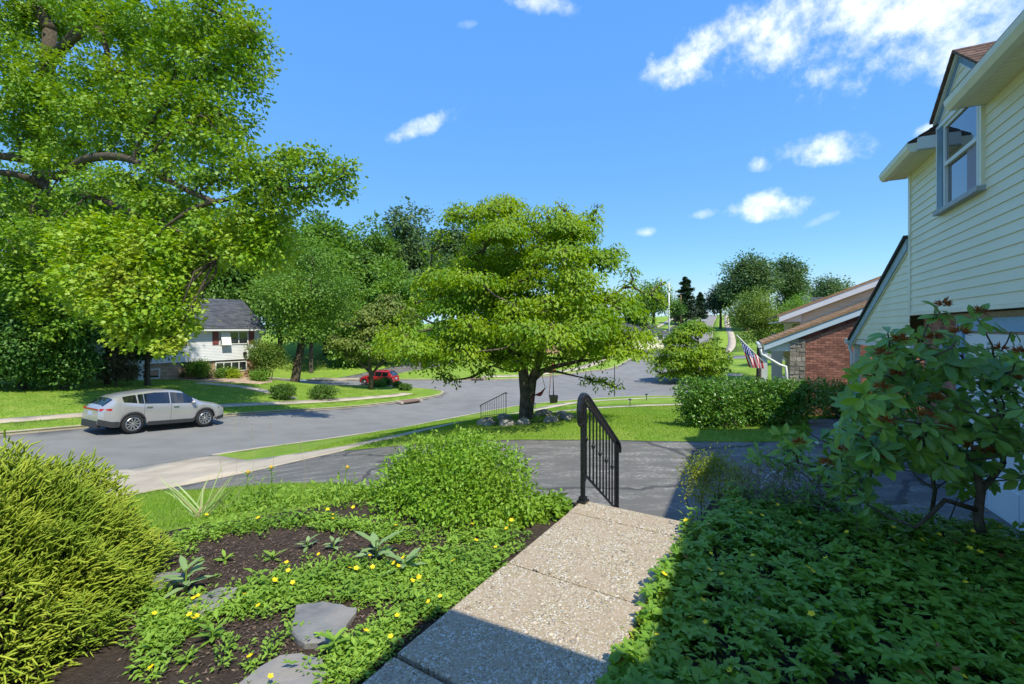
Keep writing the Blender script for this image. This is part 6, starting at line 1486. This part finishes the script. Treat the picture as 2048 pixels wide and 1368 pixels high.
def lily():
    b = P(405, 1045, 4.0); b[2] = hz(b[0], b[1]); root = empty('lily_clump', b); tag(root, 'clump of pale strap-shaped lily leaves at the lawn edge', 'plant')
    for k in range(24):
        a = rng.uniform(-.2, 3.3) if k > 3 else rng.uniform(2.6, 3.6); L = rng.uniform(.3, .5); lean = rng.uniform(.3, 1.3); s = b + rng.normal(size=3) * [.05, .03, 0]; pts = []
        for t in np.linspace(0, 1, 7): r = L * math.sin(lean * t) / max(lean, .3) * 1.0; pts.append(s + np.array([math.cos(a) * r * .9, math.sin(a) * r * .35, L * (math.cos(lean * t * .9) * t if lean < 1 else t * (1 - .62 * t * lean * .7))]))
        mb = MB(); w = rng.uniform(.005, .008); e = np.array([-math.sin(a) * .4, .2, .0]) + np.array([.8 * abs(math.sin(a)) + .2, 0, 0]); e /= np.linalg.norm(e)
        for i in range(6):
            w0, w1 = w * (1 - (i / 6) ** 3), w * (1 - ((i + 1) / 6) ** 3); mb.poly([pts[i] - e * w0, pts[i] + e * w0, pts[i + 1] + e * w1, pts[i + 1] - e * w1])
        mb.build('leaf', M_strap if k % 5 else M_straw, root, False, b)
lily()
for i, (px, top, py, d) in enumerate([(468, 832, 1000, 4.6), (502, 850, 1000, 4.6), (540, 838, 1000, 4.7), (600, 872, 1000, 4.6), (440, 915, 985, 4.6)]):
    b = P(px + 12, py, d); b[2] = hz(b[0], b[1]); t = P(px, top, d); root = empty('seed_stalk', b); tag(root, ['thin seeding grass stalk, leftmost of the tall ones', 'thin seeding grass stalk, second of the tall ones', 'thin seeding grass stalk, tallest over the road', 'thin seeding grass stalk nearest the spirea', 'short leaning grass stalk over the apron'][i], 'grass', 'seeding grass stalks'); mb = MB(); st = wiggle(b, t, 5, .02); mb.tube(st, [.002, .002, .0016, .0014, .001], 4); mb.build('stem', M_straw, root, False, b)
    Pt = np.array(st[-1]) - np.array([0, 0, 1.0]) * rng.random((26, 1)) * .16 + rng.normal(size=(26, 3)) * .008; leaf_obj('seed_head', [leaf_geo(Pt, rng.normal(size=(26, 3)) * .4 + [0, 0, 1], rng.normal(size=(26, 3)), .014, .005)], M_straw, root, b)

# flagstones
M_flag = pm('flagstone', (.22, .215, .205), (.15, .15, .15), 5, .85, .5, 14, .2, c3=(.26, .235, .21), s3=4)
for lab, pts in [('large grey flagstone nearest the camera', [(478, 1368), (520, 1335), (560, 1312), (600, 1304), (640, 1318), (655, 1340), (640, 1368), (600, 1400), (500, 1410)]), ('square flagstone beside the weeds, third from the conifer', [(580, 1262), (592, 1210), (650, 1203), (715, 1212), (690, 1250), (668, 1284), (615, 1282)]),
                 ('flagstone partly overgrown, second from the conifer', [(362, 1222), (400, 1192), (440, 1175), (478, 1174), (470, 1190), (430, 1215), (385, 1230)]), ('flagstone touching the golden conifer', [(298, 1175), (305, 1145), (345, 1142), (372, 1146), (352, 1165), (320, 1180)])]:
    q = dens(plane_pts([p[0] for p in pts], [p[1] for p in pts], .015), .05); q = q + rng.normal(size=q.shape) * .005; mb = MB(); n = len(q); c = q.mean(0); z = .016
    top = [np.array([x, y, z + .004 * math.sin(x * 9)]) for x, y in (c + (q - c) * .965)]; mid = [np.array([x, y, z - .008]) for x, y in q]; bot = [np.array([x, y, -.05]) for x, y in q]
    ctr = np.array([c[0], c[1], z + .006])
    for i in range(n): j = (i + 1) % n; mb.poly([top[i], top[j], ctr]); mb.poly([mid[i], mid[j], top[j], top[i]]); mb.poly([bot[i], bot[j], mid[j], mid[i]])
    o = mb.build('flagstone', M_flag, None, False, ctr); o.location = ctr; tag(o, lab, 'stone', 'flagstones in the mulch bed')
# loose mulch chips
n = 9000; m = plane_pts(rng.uniform(240, 1000, n), 1380 - 320 * np.sqrt(rng.random(n))); m = m[inside(bedpoly, m) & ~on_walk(m)]; mz = H(m); n = len(m)
tag(leaf_obj('mulch_chips', [leaf_geo(np.column_stack([m, mz + .004 + rng.random(n) * .012]), rng.normal(size=(n, 3)) * [1, 1, .2], rng.normal(size=(n, 3)) * .4 + [0, 0, 1], rng.uniform(.012, .035, n), rng.uniform(.004, .01, n))], pm('chip', (.16, .11, .08), (.08, .058, .043), 12, .95, island=.6)), 'loose dark bark chips over the mulch bed', 'mulch', None, 'stuff')

# rhododendron
def rhodo():
    b = P(1966, 1093, 3.35); b[2] = hz(b[0], b[1]); root = empty('rhododendron', b); tag(root, 'leggy rhododendron with spent brown flower heads, right side', 'shrub')
    tips = [(1885, 618), (1771, 660), (1837, 664), (1910, 680), (1950, 642), (1990, 706), (2023, 668), (1764, 722), (1724, 748), (1833, 772), (1790, 762), (1885, 722), (1940, 735), (1914, 820), (2009, 820), (1841, 842), (1768, 858), (1702, 868), (1800, 800), (1936, 904), (1975, 912), (1928, 952), (1855, 930), (1768, 930), (1727, 1003), (1713, 1040), (1760, 790), (2023, 776), (1990, 860), (1885, 870), (2040, 720), (1860, 690), (1800, 700), (1735, 800), (1680, 905), (1640, 880), (1600, 895), (1560, 870), (2045, 820), (1960, 780), (1870, 815), (1820, 890), (1700, 820), (1650, 940), (1525, 915)]
    T = []
    for px, py in tips: T.append(P(px + rng.uniform(-8, 8), py + rng.uniform(-6, 6), rng.uniform(2.75, 3.5) + (max(0, 1720 - px) * .004)))
    for _ in range(120): px = rng.uniform(1680, 2060); T.append(P(px, rng.uniform(690 if px > 1760 else 790, 930), rng.uniform(2.9, 3.9)))
    for _ in range(38): px = rng.uniform(1555, 1790); T.append(P(px, rng.uniform(860, 1000), rng.uniform(3.4, 4.2)))
    for _ in range(22): T.append(P(rng.uniform(1830, 2060), rng.uniform(840, 985), rng.uniform(3.2, 3.9)))
    T = np.array(T); mb = MB(); main = [np.array(P(*q)) for q in ((1966, 1093, 3.35), (1955, 1030, 3.35), (1962, 985, 3.35), (1945, 900, 3.35))]
    mb.tube(main, [.035, .03, .026, .018], 8); l2 = [np.array(P(*q)) for q in ((1960, 985, 3.35), (2005, 930, 3.4), (2010, 870, 3.4), (1990, 800, 3.4))]; mb.tube(l2, [.022, .018, .014, .01], 7)
    l3 = [np.array(P(*q)) for q in ((1955, 1020, 3.35), (1890, 1000, 3.3), (1860, 1030, 3.25), (1830, 1055, 3.2), (1780, 1035, 3.3), (1720, 1000, 3.5))]; mb.tube(l3, [.02, .016, .014, .012, .009, .006], 7)
    l4 = [np.array(P(*q)) for q in ((1730, 1080, 3.6), (1735, 1000, 3.6), (1745, 920, 3.6), (1720, 850, 3.6))]; l4[0][2] = hz(l4[0][0], l4[0][1]); mb.tube(l4, [.014, .012, .01, .008], 6)
    l5 = [np.array(P(*q)) for q in ((1860, 1080, 3.7), (1870, 980, 3.6), (1850, 880, 3.5), (1860, 780, 3.4), (1870, 700, 3.3))]; l5[0][2] = hz(l5[0][0], l5[0][1]); mb.tube(l5, [.016, .014, .012, .01, .007], 6)
    nd = main[1:] + l2 + l3[2:] + l4 + l5
    for i in np.argsort(np.linalg.norm(T - main[-1], axis=1)):
        A = np.array(nd); dd = np.linalg.norm(A - T[i], axis=1) + np.where(A[:, 2] > T[i][2], .5, 0); j = int(np.argmin(dd)); p = wiggle(A[j], T[i], 4, .09); mb.tube(p, [.007, .006, .005, .004], 5); nd += [p[1], p[2]]
    mb.build('branches', M_twig, root, True, b)
    meshes = []
    for k in range(3):
        y = np.linspace(0, 1, 7); w = np.array([.02, .30, .62, .86, 1.0, .72, .0]) * (.17 + .02 * k); V, F = [], []
        for i in range(7):
            zc = -.10 * (1 + k * .5) * y[i] ** 2; V += [(-w[i], y[i], zc + w[i] * .35), (0, y[i], zc), (w[i], y[i], zc + w[i] * .35)]
        for i in range(6):
            for s in (0, 1): q = i * 3 + s; F.append((q, q + 1, q + 4, q + 3))
        me = bpy.data.meshes.new('leaf'); me.from_pydata(V, [], F); me.update(); me.polygons.foreach_set('use_smooth', [True] * len(F)); meshes.append(me)
    young = [m_.copy() for m_ in meshes]
    for m_ in meshes: m_.materials.append(M_leaf_rhodo)
    for m_ in young: m_.materials.append(M_leaf_rhodo2)
    L_ = []
    for i, t in enumerate(T):
        K = int(rng.integers(8, 12)); ph = rng.uniform(0, 6.28); yo = i < 45 and rng.random() < .3; A_ = nrm(np.array([-.35, -.75, .75]) + nrm(t - P(1900, 900, 3.4)) * .5 + rng.normal(size=3) * .5); e1 = nrm(np.cross(A_, [.2, .3, 1])); e2 = np.cross(A_, e1)
        for k in range(K):
            a = ph + k * 2 * math.pi / K; d = e1 * math.cos(a) + e2 * math.sin(a) + A_ * (rng.uniform(.3, .9) if yo else rng.uniform(-.25, .35)) + np.array([0, 0, -.12]); L_.append((t + rng.normal(size=3) * .014 - A_ * rng.uniform(0, .035), nrm(d), yo, rng.uniform(.085, .15) * (.72 if i > 164 and t[0] < 2.9 else 1), i < 45, A_))
    L_.sort(key=lambda q: (not q[4], q[0][1])); Vs, Fs, nb = [], [], 0
    for q, (p, d, yo, ln, _, A_) in enumerate(L_):
        n_ = A_ + rng.normal(size=3) * .2; n_ = nrm(n_ - d * np.dot(n_, d)); s = nrm(np.cross(d, n_)); n_ = np.cross(s, d); me = (young if yo else meshes)[q % 3]
        Mx = Matrix(((s[0] * ln, d[0] * ln, n_[0] * ln, p[0] - b[0]), (s[1] * ln, d[1] * ln, n_[1] * ln, p[1] - b[1]), (s[2] * ln, d[2] * ln, n_[2] * ln, p[2] - b[2]), (0, 0, 0, 1)))
        if q < 300: o = bpy.data.objects.new('leaf', me); COL.objects.link(o); o.parent = root; o.matrix_local = Mx
        else:
            v = np.array([m_.co[:] for m_ in me.vertices]); M3 = np.array(Mx); Vs.append(v @ M3[:3, :3].T + M3[:3, 3]); Fs.append(np.array([f.vertices[:] for f in me.polygons]) + nb); nb += len(v)
    me = np_mesh('rear_leaves', np.concatenate(Vs), np.concatenate(Fs), 4); tag(link('rear_leaves', me, M_leaf_rhodo, root, True), kind='stuff')
    for t in T[rng.choice(45, 26, replace=False)]:
        n = 60; c = t + np.array([0, -.02, .045]); u = ball(n); u[:, 2] = np.abs(u[:, 2]) * .8; leaf_obj('spent_flowers', [leaf_geo(c + u * .012, u + rng.normal(size=(n, 3)) * .3, rng.normal(size=(n, 3)), rng.uniform(.03, .06, n), .009)], M_brown, root, b)
rhodo()
# azalea tuft and bare twiggy shrub at the wall
mound_shrub('azalea', 'yellow leaved azalea tuft above the garden wall', [(1395, 935, 4.75, 24, 18), (1420, 928, 4.8, 22, 14), (1385, 960, 4.7, 16, 14), (1440, 925, 4.8, 16, 12), (1410, 962, 4.7, 20, 12), (1450, 945, 4.75, 22, 14), (1480, 960, 4.7, 24, 14), (1440, 985, 4.5, 24, 12), (1400, 995, 4.4, 18, 10), (1460, 1005, 4.3, 26, 10)], 4200, .032, leafmat('leaf_azalea', (.36, .36, .03), (.50, .44, .06), (.22, .28, .03), .3), .05, .35, 9)
def twigs():
    b = P(1560, 1030, 4.1); b[2] = hz(b[0], b[1]); root = empty('twiggy_shrub', b); tag(root, 'bare grey twiggy shrub behind the groundcover', 'shrub'); mb = MB()
    for _ in range(90):
        s = P(rng.uniform(1470, 1700), 1030, rng.uniform(3.7, 4.4)); s[2] = hz(s[0], s[1]); t = P(rng.uniform(1440, 1720), rng.uniform(890, 1000), rng.uniform(3.7, 4.5)); p = wiggle(s, t, 5, .1); mb.tube(p, [.005, .004, .003, .0025, .0015], 4)
        for _ in range(2): mb.tube(wiggle(p[2], p[3] + rng.normal(size=3) * .09, 3, .1), [.0025, .002, .001], 3)
    mb.build('branches', pm('twig_grey', (.26, .21, .16), (.15, .12, .09), 30, .9), root, False, b)
    n = 900; Pt = np.stack([P(rng.uniform(1450, 1715), rng.uniform(890, 1010), rng.uniform(3.7, 4.5)) for _ in range(n)]); leaf_obj('leaves', [leaf_geo(Pt, ball(n), ball(n) * .5 + [0, 0, 1], .03, .012)], M_leaf_weed, root, b)
twigs()
for lab, px, py, d in [('small leafy rhododendron shoot above the wall', 1505, 925, 4.6), ('low young rhododendron shoot at the groundcover edge', 1715, 1042, 3.3)]:
    t = P(px, py, d); b = np.array([t[0], t[1], hz(t[0], t[1])]); root = empty('leafy_shoot', b); tag(root, lab, 'plant'); mb = MB(); mb.tube(wiggle(b, t, 4, .05), [.006, .005, .004, .003], 5); mb.build('stem', M_twig, root, False, b); a = np.arange(11) * 2.4; D = np.stack([np.cos(a), np.sin(a), np.linspace(-.2, 1.1, 11)], 1)
    leaf_obj('leaves', [leaf_geo(np.repeat(t[None], 11, 0), D, np.stack([-np.cos(a) * .4, -np.sin(a) * .4, np.ones(11)], 1), .12, .042, .12, 'oval', .15)], M_leaf_rhodo2, root, b)
t = P(1550, 925, 6.3); b = np.array([t[0], t[1], hz(t[0], t[1])]); mb = MB(); mb.tube([b + np.array([-.22 + .44 * k / 12, 0, .34 * math.sin(math.pi * k / 12) ** .7 - .02]) for k in range(13)], .012, 7); o = mb.build('white_hoop', M_white, None, True, b); o.location = b; tag(o, 'white plastic hoop standing on the driveway behind the twigs', 'hoop')

# ------------------------------------------------------------------ grass
def grass(label, x0, x1, y0, y1, n, h, w, cond=None):
    xy = np.stack([rng.uniform(x0, x1, n), rng.uniform(y0, y1, n)], 1); ok = np.ones(n, bool)
    for nm, poly in REG: ok &= ~inside(poly, xy)
    ok &= ~inside(PLAT, xy) | (xy[:, 0] < -3.2)
    xy = xy[ok]; n = len(xy); b = np.column_stack([xy, H(xy) - .004]); a = rng.uniform(0, 6.28, n); e = np.stack([np.cos(a), np.sin(a), np.zeros(n)], 1) * w; tip = b + np.stack([rng.normal(size=n) * h * .45, rng.normal(size=n) * h * .45, h * rng.uniform(.6, 1.2, n)], 1)
    V = np.stack([b - e / 2, b + e / 2, tip], 1).reshape(-1, 3); me = np_mesh('grass', V, np.arange(n * 3).reshape(-1, 3), 3); tag(link('grass', me, leafmat('grass_blade', (.15, .29, .025), (.24, .39, .045), (.29, .38, .06), .3, .6, .2, .6)), label, 'grass', None, 'stuff')
grass('mown lawn grass beside the golden conifer', -9, -2.4, 2.6, 9.4, 60000, .05, .008)
grass('mown lawn grass around the big dogwood', -6, 9.5, 9.4, 24, 110000, .055, .014)
grass('mown lawn grass along the far sidewalk', -30, -8, 16, 38, 60000, .06, .03)
